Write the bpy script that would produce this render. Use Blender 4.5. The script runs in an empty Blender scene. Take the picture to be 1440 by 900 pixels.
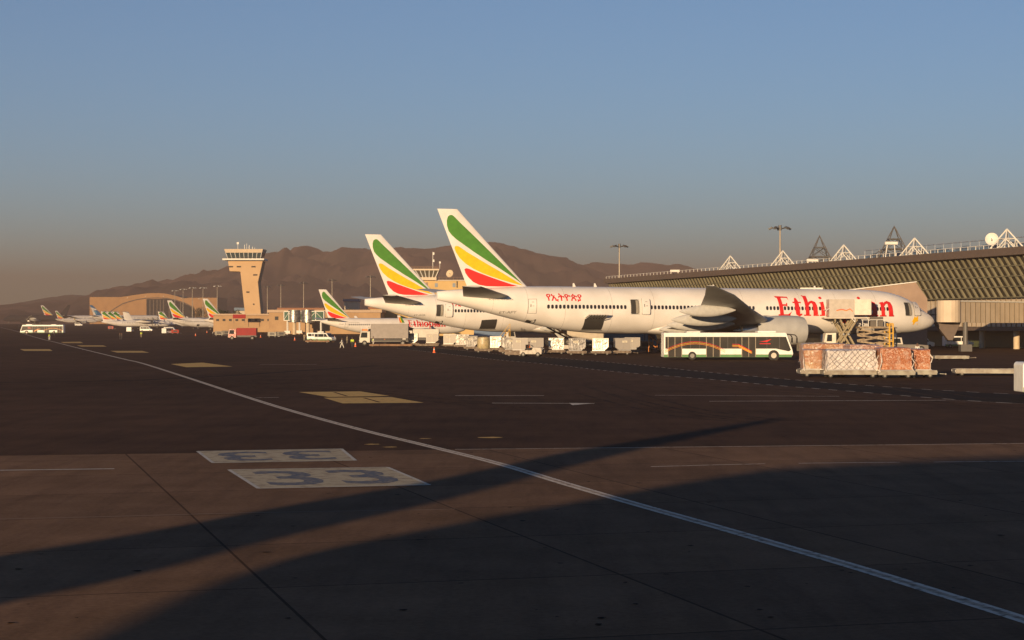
import bpy, bmesh, math, random
from mathutils import Vector, Matrix, noise as mnoise
R = math.radians
random.seed(7)
sc = bpy.context.scene
col = sc.collection

# ------------------------------------------------------------------ camera
FPX, HZ, CH = 2650.0, 455.0, 4.0            # focal length in photo pixels, horizon row, eye height
cam_d = bpy.data.cameras.new('camera'); cam = bpy.data.objects.new('camera', cam_d); col.objects.link(cam)
cam_d.sensor_width = 36; cam_d.lens = 36 * FPX / 1440; cam_d.clip_start = 0.05; cam_d.clip_end = 60000
cam.location = (0, 0, CH); cam.rotation_euler = (R(90) + math.atan((HZ - 450) / FPX), 0, 0)
sc.camera = cam
# ------------------------------------------------------------------ sun and sky
SUN_AZ, SUN_EL = R(20), R(7.0)              # light travels towards azimuth 20 deg right of the view
world = bpy.data.worlds.new('World'); sc.world = world; world.use_nodes = True
nt = world.node_tree; nt.nodes.clear()
sky = nt.nodes.new('ShaderNodeTexSky'); sky.sky_type = 'NISHITA'; sky.sun_disc = False
sky.sun_elevation = SUN_EL; sky.sun_rotation = SUN_AZ + math.pi
sky.altitude = 2300; sky.air_density = 1.0; sky.dust_density = 0.0; sky.ozone_density = 3.0
bg = nt.nodes.new('ShaderNodeBackground'); bg.inputs[1].default_value = 0.075
wo = nt.nodes.new('ShaderNodeOutputWorld')
nt.links.new(sky.outputs[0], bg.inputs[0]); nt.links.new(bg.outputs[0], wo.inputs[0])
sl = bpy.data.lights.new('sun', 'SUN'); sl.energy = 5.0; sl.angle = R(0.45); sl.color = (1.0, 0.70, 0.40)
so = bpy.data.objects.new('sun', sl); col.objects.link(so)
sd = Vector((math.sin(SUN_AZ) * math.cos(SUN_EL), math.cos(SUN_AZ) * math.cos(SUN_EL), -math.sin(SUN_EL)))
so.rotation_euler = sd.to_track_quat('-Z', 'Y').to_euler()
so.location = (-60, -60, 40)
sc.view_settings.view_transform = 'Standard'; sc.view_settings.look = 'None'
sc.view_settings.exposure = 0.68; sc.view_settings.gamma = 1.0; sc.view_settings.use_curve_mapping = False
sc.render.engine = 'CYCLES'
sc.cycles.volume_bounces = 1; sc.cycles.max_bounces = 6
HAZE_D, HAZE_C = 2.7e-4, (0.41, 0.315, 0.275)

# ------------------------------------------------------------------ materials
_m = {}
def M(name, c, rough=0.6, metal=0.0, c2=None, scale=2.0, bump=0.0, bscale=None, detail=4, contrast=(0.35, 0.65), trans=0, stretch=None, emit=0, spec=None):
    if name in _m: return _m[name]
    m = bpy.data.materials.new(name); m.use_nodes = True; n = m.node_tree; b = n.nodes['Principled BSDF']
    b.inputs['Roughness'].default_value = rough; b.inputs['Metallic'].default_value = metal
    if spec is not None: b.inputs['Specular IOR Level'].default_value = spec
    if trans: b.inputs['Transmission Weight'].default_value = trans
    if emit: b.inputs['Emission Color'].default_value = (*c, 1); b.inputs['Emission Strength'].default_value = emit
    if c2 is None: c2 = tuple(x * 0.86 for x in c)
    tc = n.nodes.new('ShaderNodeTexCoord'); mp = n.nodes.new('ShaderNodeMapping')
    n.links.new(tc.outputs['Object'], mp.inputs[0])
    if stretch: mp.inputs['Scale'].default_value = stretch
    no = n.nodes.new('ShaderNodeTexNoise'); no.inputs['Scale'].default_value = scale; no.inputs['Detail'].default_value = detail
    n.links.new(mp.outputs[0], no.inputs['Vector'])
    cr = n.nodes.new('ShaderNodeValToRGB'); cr.color_ramp.elements[0].position = contrast[0]; cr.color_ramp.elements[1].position = contrast[1]
    cr.color_ramp.elements[0].color = (*c2, 1); cr.color_ramp.elements[1].color = (*c, 1)
    n.links.new(no.outputs['Fac'], cr.inputs[0]); n.links.new(cr.outputs[0], b.inputs['Base Color'])
    if bump:
        nb = n.nodes.new('ShaderNodeTexNoise'); nb.inputs['Scale'].default_value = bscale or scale * 4; nb.inputs['Detail'].default_value = 5
        n.links.new(mp.outputs[0], nb.inputs['Vector'])
        bp = n.nodes.new('ShaderNodeBump'); bp.inputs['Strength'].default_value = bump; bp.inputs['Distance'].default_value = 0.05
        n.links.new(nb.outputs['Fac'], bp.inputs['Height']); n.links.new(bp.outputs[0], b.inputs['Normal'])
    _m[name] = m
    return m
WHITE = M('white_paint', (0.74, 0.71, 0.67), 0.32, 0, (0.64, 0.61, 0.57), 0.35)
BELLY = M('grey_paint', (0.50, 0.50, 0.48), 0.4)
WINGG = M('wing_grey', (0.44, 0.44, 0.42), 0.45, 0, (0.36, 0.36, 0.35), 0.6)
GREEN = M('tail_green', (0.075, 0.235, 0.03), 0.35)
YELL = M('tail_yellow', (0.92, 0.50, 0.01), 0.35)
RED = M('tail_red', (0.72, 0.03, 0.025), 0.35)
DARK = M('dark_opening', (0.03, 0.028, 0.026), 0.7)
GLASS = M('dark_glass', (0.02, 0.022, 0.025), 0.12)
BLACK = M('black_rubber', (0.02, 0.02, 0.02), 0.8)
STEEL = M('steel', (0.45, 0.44, 0.42), 0.35, 0.8)
ALU = M('worn_aluminium', (0.40, 0.38, 0.35), 0.38, 0.7, (0.16, 0.15, 0.14), 1.8, 0.8, 4, 6, (.38, .60))
GREY = M('mid_grey', (0.25, 0.25, 0.24), 0.6)
DGREY = M('dark_grey', (0.09, 0.09, 0.09), 0.6)
SKINL = M('door_line', (0.18, 0.17, 0.16), 0.6)

# ------------------------------------------------------------------ objects
def tag(o, label=None, cat=None, group=None, kind=None):
    if label: o['label'] = label
    if cat: o['category'] = cat
    if group: o['group'] = group
    if kind: o['kind'] = kind
    return o
def empty(name, loc=(0, 0, 0), rz=0, label=None, cat=None, group=None):
    o = bpy.data.objects.new(name, None); col.objects.link(o); o.empty_display_size = 0.3
    o.location = loc; o.rotation_euler = (0, 0, rz)
    return tag(o, label, cat, group)
def copy_tree(o, parent=None):
    c = o.copy(); col.objects.link(c); c.parent = parent
    for ch in list(o.children):
        copy_tree(ch, c)
    return c

class MB:
    def __init__(s): s.v = []; s.f = []
    def add(s, vs, fs):
        k = len(s.v); s.v += [tuple(v) for v in vs]; s.f += [tuple(i + k for i in f) for f in fs]; return s
    def box(s, c, d, rz=0, rx=0, ry=0):
        hx, hy, hz = d[0] / 2, d[1] / 2, d[2] / 2
        vs = [Vector((x, y, z)) for x in (-hx, hx) for y in (-hy, hy) for z in (-hz, hz)]
        if rz or rx or ry:
            m = Matrix.Rotation(rz, 3, 'Z') @ Matrix.Rotation(ry, 3, 'Y') @ Matrix.Rotation(rx, 3, 'X'); vs = [m @ v for v in vs]
        vs = [v + Vector(c) for v in vs]
        return s.add(vs, [(0, 1, 3, 2), (4, 6, 7, 5), (0, 4, 5, 1), (2, 3, 7, 6), (0, 2, 6, 4), (1, 5, 7, 3)])
    def bb(s, x0, x1, y0, y1, z0, z1): return s.box(((x0 + x1) / 2, (y0 + y1) / 2, (z0 + z1) / 2), (abs(x1 - x0), abs(y1 - y0), abs(z1 - z0)))
    def bar(s, p, q, r=0.05, n=8, r2=None):
        p = Vector(p); q = Vector(q); d = q - p
        if d.length < 1e-6: return s
        a = d.orthogonal().normalized(); b = d.normalized().cross(a); r2 = r if r2 is None else r2
        vs = []
        for c, rr in ((p, r), (q, r2)):
            for i in range(n):
                t = 2 * math.pi * (i + .5) / n; vs.append(c + a * math.cos(t) * rr + b * math.sin(t) * rr)
        fs = [(i, (i + 1) % n, n + (i + 1) % n, n + i) for i in range(n)] + [tuple(range(n - 1, -1, -1)), tuple(range(n, 2 * n))]
        return s.add(vs, fs)
    def tube(s, pts, r, n=6):
        for i in range(len(pts) - 1): s.bar(pts[i], pts[i + 1], r, n)
        return s
    def loft(s, rings, caps=True):
        n = len(rings[0]); vs = [v for r in rings for v in r]; fs = []
        for k in range(len(rings) - 1):
            for i in range(n):
                j = (i + 1) % n; fs.append((k * n + i, k * n + j, (k + 1) * n + j, (k + 1) * n + i))
        if caps: fs += [tuple(range(n - 1, -1, -1)), tuple((len(rings) - 1) * n + i for i in range(n))]
        return s.add(vs, fs)
    def prism(s, poly, y0, y1, ax='y'):
        n = len(poly)
        if ax == 'y': vs = [(x, y0, z) for x, z in poly] + [(x, y1, z) for x, z in poly]
        elif ax == 'z': vs = [(x, z, y0) for x, z in poly] + [(x, z, y1) for x, z in poly]
        else: vs = [(y0, x, z) for x, z in poly] + [(y1, x, z) for x, z in poly]
        return s.add(vs, [tuple(range(n)), tuple(range(2 * n - 1, n - 1, -1))] + [(i, i + n, (i + 1) % n + n, (i + 1) % n) for i in range(n)])
    def build(s, name, mat, parent=None, smooth=False, bevel=0, label=None, loc=None):
        me = bpy.data.meshes.new(name); me.from_pydata(s.v, [], s.f)
        bm = bmesh.new(); bm.from_mesh(me); bmesh.ops.recalc_face_normals(bm, faces=bm.faces); bm.to_mesh(me); bm.free()
        for m_ in (mat if isinstance(mat, (list, tuple)) else [mat]): me.materials.append(m_)
        if smooth:
            for p in me.polygons: p.use_smooth = True
            try: me.set_sharp_from_angle(angle=R(40))
            except Exception: pass
        o = bpy.data.objects.new(name, me); col.objects.link(o); o.parent = parent
        if loc: o.location = loc
        if bevel:
            b = o.modifiers.new('bevel', 'BEVEL'); b.width = bevel; b.segments = 2; b.limit_method = 'ANGLE'
        if label: o['label'] = label
        return o

def gz(Y): return 0 if Y < 450 else (Y - 450) / 1050 * 3.5 if Y < 1500 else 3.5      # the far apron rises gently
def G(px, py):                      # photo pixel on the ground -> x, y
    lo, hi = 5.0, 4000.0
    for _ in range(50):
        m = (lo + hi) / 2
        if HZ + FPX * (CH - gz(m)) / m > py: lo = m
        else: hi = m
    return ((px - 720) / FPX * lo, lo)
def PX(px, Y): return (px - 720) / FPX * Y
def PZ(py, Y): return CH + (HZ - py) / FPX * Y
def interp(tab, x):
    if x <= tab[0][0]: return tab[0][1:]
    for i in range(len(tab) - 1):
        a, b = tab[i], tab[i + 1]
        if x <= b[0]:
            t = (x - a[0]) / (b[0] - a[0]); p = tab[max(i - 1, 0)]; q = tab[min(i + 2, len(tab) - 1)]
            out = []
            for k in range(1, len(a)):
                h = b[0] - a[0]
                def sl(l, m, r_, k=k):
                    s1 = (m[k] - l[k]) / (m[0] - l[0]) if m[0] != l[0] else 0; s2 = (r_[k] - m[k]) / (r_[0] - m[0]) if r_[0] != m[0] else 0
                    if m[0] == l[0]: return s2
                    if r_[0] == m[0]: return s1
                    return 0 if s1 * s2 <= 0 else 2 * s1 * s2 / (s1 + s2)
                m0 = sl(p, a, b) * h; m1 = sl(a, b, q) * h; t2, t3 = t * t, t * t * t
                out.append((2 * t3 - 3 * t2 + 1) * a[k] + (t3 - 2 * t2 + t) * m0 + (-2 * t3 + 3 * t2) * b[k] + (t3 - t2) * m1)
            return tuple(out)
    return tab[-1][1:]

# flat shapes (list of polygons in x, y) cut into cells and mapped on a curved surface
def mapped(name, polys, fn, mat, parent=None, step=0.25, label=None, mesh=None, xs_=4):
    bm = bmesh.new()
    if mesh is not None: bm.from_mesh(mesh)
    else:
        for k, poly in enumerate(polys):
            vs = [bm.verts.new((p[0], p[1], k * 0.0012)) for p in poly]
            bm.faces.new(vs)
    bmesh.ops.triangulate(bm, faces=bm.faces)
    if step:
        ys = [v.co.y for v in bm.verts]; xs = [v.co.x for v in bm.verts]
        for ax, lo, hi in ((1, min(ys), max(ys)), (0, min(xs), max(xs))):
            st = step if ax == 1 else step * xs_; t = lo + st * .5
            while t < hi:
                co = [0, 0, 0]; co[ax] = t; no = [0, 0, 0]; no[ax] = 1
                bmesh.ops.bisect_plane(bm, geom=bm.verts[:] + bm.edges[:] + bm.faces[:], plane_co=co, plane_no=no); t += st
    for v in bm.verts: v.co = fn(v.co.x, v.co.y, v.co.z)
    me = bpy.data.meshes.new(name); bm.to_mesh(me); bm.free(); me.materials.append(mat)
    o = bpy.data.objects.new(name, me); col.objects.link(o); o.parent = parent
    if label: o['label'] = label
    return o
def text_mesh(s, size=1.0, sx=1.0, thick=0):
    c = bpy.data.curves.new('writing', 'FONT'); c.body = s; c.size = size; c.resolution_u = 3; c.offset = thick
    o = bpy.data.objects.new('writing', c); col.objects.link(o); bpy.context.view_layer.update()
    me = bpy.data.meshes.new_from_object(o); bpy.data.objects.remove(o); bpy.data.curves.remove(c)
    if sx != 1:
        for v in me.vertices: v.co.x *= sx
    return me
def rrect(x0, x1, y0, y1, r, n=3):
    out = []
    for cx, cy, a0 in ((x1 - r, y1 - r, 0), (x0 + r, y1 - r, 90), (x0 + r, y0 + r, 180), (x1 - r, y0 + r, 270)):
        for i in range(n + 1):
            a = R(a0 + 90 * i / n); out.append((cx + r * math.cos(a), cy + r * math.sin(a)))
    return out
def frame_polys(x0, x1, y0, y1, w):
    return [[(x0, y0), (x1, y0), (x1, y0 + w), (x0, y0 + w)], [(x0, y1 - w), (x1, y1 - w), (x1, y1), (x0, y1)],
            [(x0, y0 + w), (x0 + w, y0 + w), (x0 + w, y1 - w), (x0, y1 - w)], [(x1 - w, y0 + w), (x1, y0 + w), (x1, y1 - w), (x1 - w, y1 - w)]]

# serif letters drawn by hand, cap height 1
def ribbon(pts, B=1.65):                    # pts: (x, y, width) along a stroke, width measured across
    L, Rr = [], []
    for i, (x, y, w) in enumerate(pts):
        a = pts[max(i - 1, 0)]; b = pts[min(i + 1, len(pts) - 1)]; dx, dy = b[0] - a[0], b[1] - a[1]; l = math.hypot(dx, dy) or 1
        nx, ny = -dy / l * w * B / 2, dx / l * w * B / 2; L.append((x + nx, y + ny)); Rr.append((x - nx, y - ny))
    return [[L[i], L[i + 1], Rr[i + 1], Rr[i]] for i in range(len(L) - 1)]
def ell(cx, cy, rx, ry, w1, w2, a0=0, a1=360, n=20):
    out = []
    for i in range(n + 1):
        a = R(a0 + (a1 - a0) * i / n); out.append((cx + rx * math.cos(a), cy + ry * math.sin(a), w2 + (w1 - w2) * abs(math.cos(a))))
    return ribbon(out)
def rc(x0, x1, y0, y1): return [[(x0, y0), (x1, y0), (x1, y1), (x0, y1)]]
LET = {
 'E': (0.80, [[(0.11, 0.93), (0.30, 0.93), (0.39, 0.07), (0.20, 0.07)], [(0, 1.03), (0.66, 0.99), (0.66, 0.92), (0.05, 0.92)], [(0.60, 0.94), (0.66, 0.94), (0.68, 0.78)],
              [(0.30, 0.57), (0.58, 0.57), (0.58, 0.48), (0.31, 0.48)], [(0.53, 0.64), (0.58, 0.64), (0.58, 0.40), (0.53, 0.45)],
              [(0.12, 0), (0.74, 0), (0.72, 0.07), (0.12, 0.07)], [(0.60, 0.06), (0.73, 0.06), (0.82, 0.24), (0.74, 0.16)]]),
 't': (0.50, ribbon([(0.20, 0.92, 0.05), (0.22, 0.70, 0.13), (0.25, 0.3, 0.14), (0.29, 0.10, 0.13), (0.37, 0.03, 0.08), (0.50, 0.08, 0.04)]) + rc(0.02, 0.46, 0.63, 0.70)),
 'h': (0.80, [[(0.07, 1.06), (0.26, 1.06), (0.34, 0.06), (0.15, 0.06)], [(0, 1.06), (0.10, 1.10), (0.10, 0.98)]] + rc(0.05, 0.42, 0, 0.06)
       + ribbon([(0.26, 0.52, 0.05), (0.36, 0.66, 0.07), (0.48, 0.70, 0.09), (0.58, 0.64, 0.12), (0.62, 0.5, 0.14), (0.66, 0.06, 0.14)]) + rc(0.54, 0.82, 0, 0.06)),
 'i': (0.36, [[(0.07, 0.68), (0.25, 0.72), (0.31, 0.06), (0.12, 0.06)], [(0.0, 0.64), (0.1, 0.70), (0.1, 0.62)]] + rc(0.03, 0.38, 0, 0.06) + [[(0.13 + 0.08 * math.cos(R(t)), 0.93 + 0.08 * math.sin(R(t))) for t in range(0, 360, 30)]]),
 'o': (0.74, ell(0.36, 0.345, 0.28, 0.31, 0.14, 0.06)),
 'p': (0.80, [[(0.08, 0.70), (0.22, 0.72), (0.27, -0.30), (0.13, -0.30)], [(0.0, 0.66), (0.1, 0.71), (0.1, 0.62)]] + rc(0.03, 0.40, -0.36, -0.30) + ell(0.42, 0.345, 0.27, 0.31, 0.14, 0.06, -150, 150)),
 'a': (0.70, ell(0.30, 0.22, 0.22, 0.19, 0.11, 0.06, 60, 330) + ribbon([(0.08, 0.56, 0.10), (0.18, 0.67, 0.08), (0.33, 0.70, 0.07), (0.45, 0.62, 0.12), (0.48, 0.45, 0.14), (0.51, 0.12, 0.14), (0.58, 0.03, 0.07), (0.68, 0.05, 0.03)])),
 'n': (0.82, [[(0.07, 0.68), (0.25, 0.72), (0.31, 0.06), (0.12, 0.06)], [(0.0, 0.64), (0.1, 0.70), (0.1, 0.62)]] + rc(0.03, 0.38, 0, 0.06)
       + ribbon([(0.24, 0.52, 0.05), (0.34, 0.66, 0.07), (0.46, 0.70, 0.09), (0.56, 0.64, 0.12), (0.60, 0.5, 0.14), (0.64, 0.06, 0.14)]) + rc(0.52, 0.80, 0, 0.06)),
}
def serif_polys(word, h, length):
    x = 0; polys = []
    for ch in word:
        w, ps = LET[ch]
        for p in ps: polys.append([((q[0] + x), q[1]) for q in p])
        x += w + 0.04
    k = length / x
    return [[(a * k, b * h) for a, b in p] for p in polys]

# ------------------------------------------------------------------ airliners
GREEN_UV = [(118, 90), (128, 90), (136, 96), (170, 132), (215, 185), (260, 237), (330, 308), (400, 375), (450, 418), (499, 455), (470, 434), (420, 401), (360, 362), (300, 325), (240, 285), (190, 248), (150, 218), (128, 196), (113, 175), (105, 145), (104, 118), (109, 98)]
YELL_UV = [(143, 256), (152, 253), (165, 257), (200, 283), (260, 320), (320, 356), (380, 390), (440, 426), (498, 460), (470, 455), (430, 445), (380, 431), (330, 415), (280, 396), (235, 374), (195, 347), (165, 317), (147, 286), (140, 265)]
RED_UV = [(188, 376), (198, 371), (212, 374), (260, 394), (320, 416), (380, 437), (430, 453), (468, 463), (430, 466), (360, 467), (300, 466), (262, 459), (232, 444), (208, 420), (193, 397)]
def fin_uv(px, py):
    v = (462 - py) / 404.0; le = 520 - 370 * v; te = 197 - 137 * v; return (px - te) / (le - te), v   # u: 0 trailing edge, 1 leading edge

def airfoil(u, t):                  # half thickness at chord fraction u from the leading edge
    return 5 * t * (0.2969 * math.sqrt(max(u, 0)) - 0.126 * u - 0.3516 * u * u + 0.2843 * u ** 3 - 0.1015 * u ** 4) 
AF = [0, 0.01, 0.03, 0.06, .09, 0.13, .17, 0.22, .28, 0.35, .42, 0.5, .58, 0.66, .74, 0.82, 0.9, 1.0]

def lifting(mb, st, L2, vertical=False, side=1):
    """stations: (span, aLE, aTE, z, thickness ratio); span is b (lateral) or z when vertical"""
    rings = []
    for s_, le, te, z, t in st:
        c = te - le; up = []; dn = []
        for u in AF:
            h = max(airfoil(u, t) * c, 0.012)
            a = le + u * c
            if vertical: up.append((L2 - a, h, s_)); dn.append((L2 - a, -h, s_))
            else: up.append((L2 - a, -side * s_, z + h)); dn.append((L2 - a, -side * s_, z - h))
        rings.append(up + dn[::-1][1:-1])
    mb.loft(rings); return mb

def wheel(parent, x, y, r, w, tilt=0):
    t = MB(); n = 18
    prof = [(r * .55, w * .5), (r * .9, w * .5), (r, w * .3), (r, -w * .3), (r * .9, -w * .5), (r * .55, -w * .5)]
    rings = [[(x + rr * math.cos(2 * math.pi * i / n), y + yy, r + rr * math.sin(2 * math.pi * i / n)) for i in range(n)] for rr, yy in prof]
    t.loft(rings)
    o = t.build('wheel', BLACK, parent, True)
    h = MB(); h.bar((x, y - w * .51, r), (x, y + w * .51, r), r * .5, 14); h.build('rim', M('rim_grey', (.22, .21, .19), .6), o, True)
    return o

def airliner(name, sp, loc, yaw, pitch, label, group=None, near=2):
    L = sp['L']; L2 = L / 2
    root = empty(name, loc, yaw, label, 'aeroplane', group); root.rotation_euler = (0, -pitch, yaw)
    T = sp['fus']; n = 56 if near > 1 else 28; N = 90 if near > 1 else 40
    def sec(a):
        top, bot, w = interp(T, a); return (top + bot) / 2, (top - bot) / 2, w
    def skin(a, z, off=0.0, side=1):
        zc, h, w = sec(a); k = max(-1, min(1, (z - zc) / h)); y = w * math.sqrt(1 - k * k)
        ny, nz = math.sqrt(1 - k * k) / w, k / h; l = math.hypot(ny, nz)
        return Vector((L2 - a, -side * (y + off * ny / l), z + off * nz / l))
    def wrap(a0, z0, side=1, off=0.02):        # x grows towards the nose, y is arc length upwards from z0
        def fn(x, y, k):
            a = a0 - x * side; zc, h, w = sec(a); th = math.asin(max(-1, min(1, (z0 - zc) / h))) + y / h
            return skin(a, zc + h * math.sin(th), off + k, side)
        return fn
    rings = []
    for i in range(N + 1):
        t = i / N
        a = L * (t if near < 2 else (t + 0.0)) ; 
        a = L * (0.5 - 0.5 * math.cos(math.pi * t)) * .35 + L * t * .65 if 0 < i < N else a
        zc, h, w = sec(a)
        rings.append([(L2 - a, w * math.sin(2 * math.pi * k / n), zc + h * math.cos(2 * math.pi * k / n)) for k in range(n)])
    f = MB().loft(rings).build('fuselage', sp.get('paint', WHITE), root, True)
    # wing-body fairing
    if sp.get('fair'):
        a0, a1, zc_, hh, ww = sp['fair']; rr = []
        for i in range(25):
            t = i / 24; s_ = max(0.02, math.sin(math.pi * t)) ** 0.55; rr.append([(L2 - (a0 + (a1 - a0) * t), ww * s_ * math.sin(2 * math.pi * k / 32), zc_ + hh * s_ * math.cos(2 * math.pi * k / 32)) for k in range(32)])
        MB().loft(rr).build('belly_fairing', sp.get('paint', WHITE), root, True)
    # cabin windows
    if near:
        for side in ((1, -1) if near > 1 else (1,)):
            ps = []
            for (w0, w1, pitch_) in sp['win']:
                a = w0
                while a < w1:
                    x = -a; ps.append([(p[0] + x, p[1]) for p in rrect(-sp['ws'] * .5, sp['ws'] * .5, -sp['ws'] * .75, sp['ws'] * .75, sp['ws'] * .4, 2)]); a += pitch_
            ps = [[(-(q[0]) * -side, q[1]) for q in p] for p in ps] if side == 1 else [[(-q[0] * 1, q[1]) for q in p] for p in ps]
            if side == 1 and near > 1:
                for p in ps[:100]: mapped('cabin_window', [p], wrap(0, sp['wz'], side, 0.015), GLASS, root, 0)
            else: tag(mapped('window_row', ps, wrap(0, sp['wz'], side, 0.015), GLASS, root, 0), kind='stuff')
    # cockpit glass
    cg = sp['cockpit']
    ps = cg['panes']
    for side in (1, -1):
        for p in ps:
            mb = MB(); vs = [skin(a, z, 0.02, side) for a, z in p]; mb.add(vs, [tuple(range(len(vs)))]); mb.build('cockpit_window', GLASS, root)
    # wings
    for side in (1, -1):
        w = MB(); lifting(w, sp['wing'], L2, False, side); wo_ = w.build('wing', WINGG, root, True)
        if sp.get('winglet'):
            wl = MB(); lifting(wl, sp['winglet'], L2, False, side); wl.build('winglet', WHITE, wo_, True)
            if near and 'wl_stripe' in sp:
                bA, aA, zA, bB, aB, zB = sp['wl_stripe']
                for mt, k0, k1, nm in ((GREEN, .15, .8, 'green_leaf'), (YELL, -.15, .15, 'yellow_leaf'), (RED, -.4, -.15, 'red_leaf')):
                    q = MB(); off = .14
                    P_ = lambda u, v: (L2 - (aA + (aB - aA) * v + u * (1 - .4 * v)), -side * (bA + (bB - bA) * v + off), zA + (zB - zA) * v)
                    q.add([P_(-k0 + .5, .1), P_(-k0 + .5, .8), P_(-k1 + .5, .75), P_(-k1 + .5, .05)], [(0, 1, 2, 3)]); q.build(nm, mt, wo_)
        for (b, a0, a1, z, r) in sp.get('canoes', []):
            c = MB(); rr = []
            for i in range(13):
                t = i / 12; s_ = max(0.03, math.sin(math.pi * t)) ** .7
                rr.append([(L2 - (a0 + (a1 - a0) * t), -side * b + r * .55 * s_ * math.cos(2 * math.pi * k / 12), z + .10 * (t - .3) * -2 + r * s_ * math.sin(2 * math.pi * k / 12)) for k in range(12)])
            c.loft(rr).build('flap_fairing', BELLY, wo_, True)
        if 'eng' in sp:
            e = sp['eng']; b = e['b']; en = MB(); nn = 36 if near > 1 else 18
            prof = e['prof']                  # (a, r)
            en.loft([[(L2 - a, -side * b + r * math.cos(2 * math.pi * k / nn), e['z'] + r * math.sin(2 * math.pi * k / nn)) for k in range(nn)] for a, r in prof], False)
            eo = en.build('engine', e.get('mat', WINGG), root, True)
            a_in = prof[0][0] + .9; ri = prof[0][1] * .93
            c = MB(); c.bar((L2 - a_in, -side * b, e['z']), (L2 - a_in - .3, -side * b, e['z']), ri, 24); c.bar((L2 - a_in + .5, -side * b, e['z']), (L2 - a_in, -side * b, e['z']), .05, 12, ri * .3)
            c.build('fan', DGREY, eo, True)
            c = MB(); pr = e['core']
            c.loft([[(L2 - a, -side * b + r * math.cos(2 * math.pi * k / nn), e['z'] + r * math.sin(2 * math.pi * k / nn)) for k in range(nn)] for a, r in pr])
            c.build('exhaust_nozzle', STEEL, eo, True)
            p = e['pylon']; c = MB(); c.prism([(L2 - a, z) for a, z in p], -side * b - e.get('pw', .25), -side * b + e.get('pw', .25)); c.build('pylon', WINGG, eo, bevel=.05 if near > 1 else 0)
        st = MB(); lifting(st, sp['stab'], L2, False, side); st.build('tailplane', WINGG, root, True)
    # fin and its leaves
    fn_ = sp['fin']; fi = MB(); lifting(fi, fn_['st'], L2, True); fo = fi.build('tail_fin', fn_.get('mat', WHITE), root, True)
    s0, s1 = fn_['st'][fn_.get('i0', 0)], fn_['st'][-1]
    def finmap(side, off=0.02):
        def fn(x, y, k):
            u, v = fin_uv(x, y); v = max(-.02, min(1, v)) ; z = s0[0] + (s1[0] - s0[0]) * v
            le = s0[1] + (s1[1] - s0[1]) * v; te = s0[2] + (s1[2] - s0[2]) * v; c = te - le; uu = max(0, min(1, 1 - u))
            return Vector((L2 - (te - u * c), -side * (max(airfoil(uu, s0[4]) * c, .012) + off + k), z))
        return fn
    if fn_.get('leaves', True):
        for side in ((1, -1) if near > 1 else (1,)):
            for nm, uv, mt in (('green_leaf', GREEN_UV, GREEN), ('yellow_leaf', YELL_UV, YELL), ('red_leaf', RED_UV, RED)):
                mapped(nm, [uv], finmap(side, .02 if near > 1 else .05), mt, fo, 16 if near > 1 else 24, None, None, .7)
    # gear
    for gx, gy, r, w, zt in sp['gear']:
        g = MB(); g.bar((L2 - gx, gy, r), (L2 - gx, gy, zt), .13 if L > 50 else .09, 8); g.bar((L2 - gx - 1.2, gy, zt), (L2 - gx, gy, r * 1.6), .06); g.build('gear_strut', STEEL, root)
    for gx, gy, r, w in sp['wheels']: wheel(root, L2 - gx, gy, r, w)
    return root, wrap, skin, L2, fo

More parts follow.
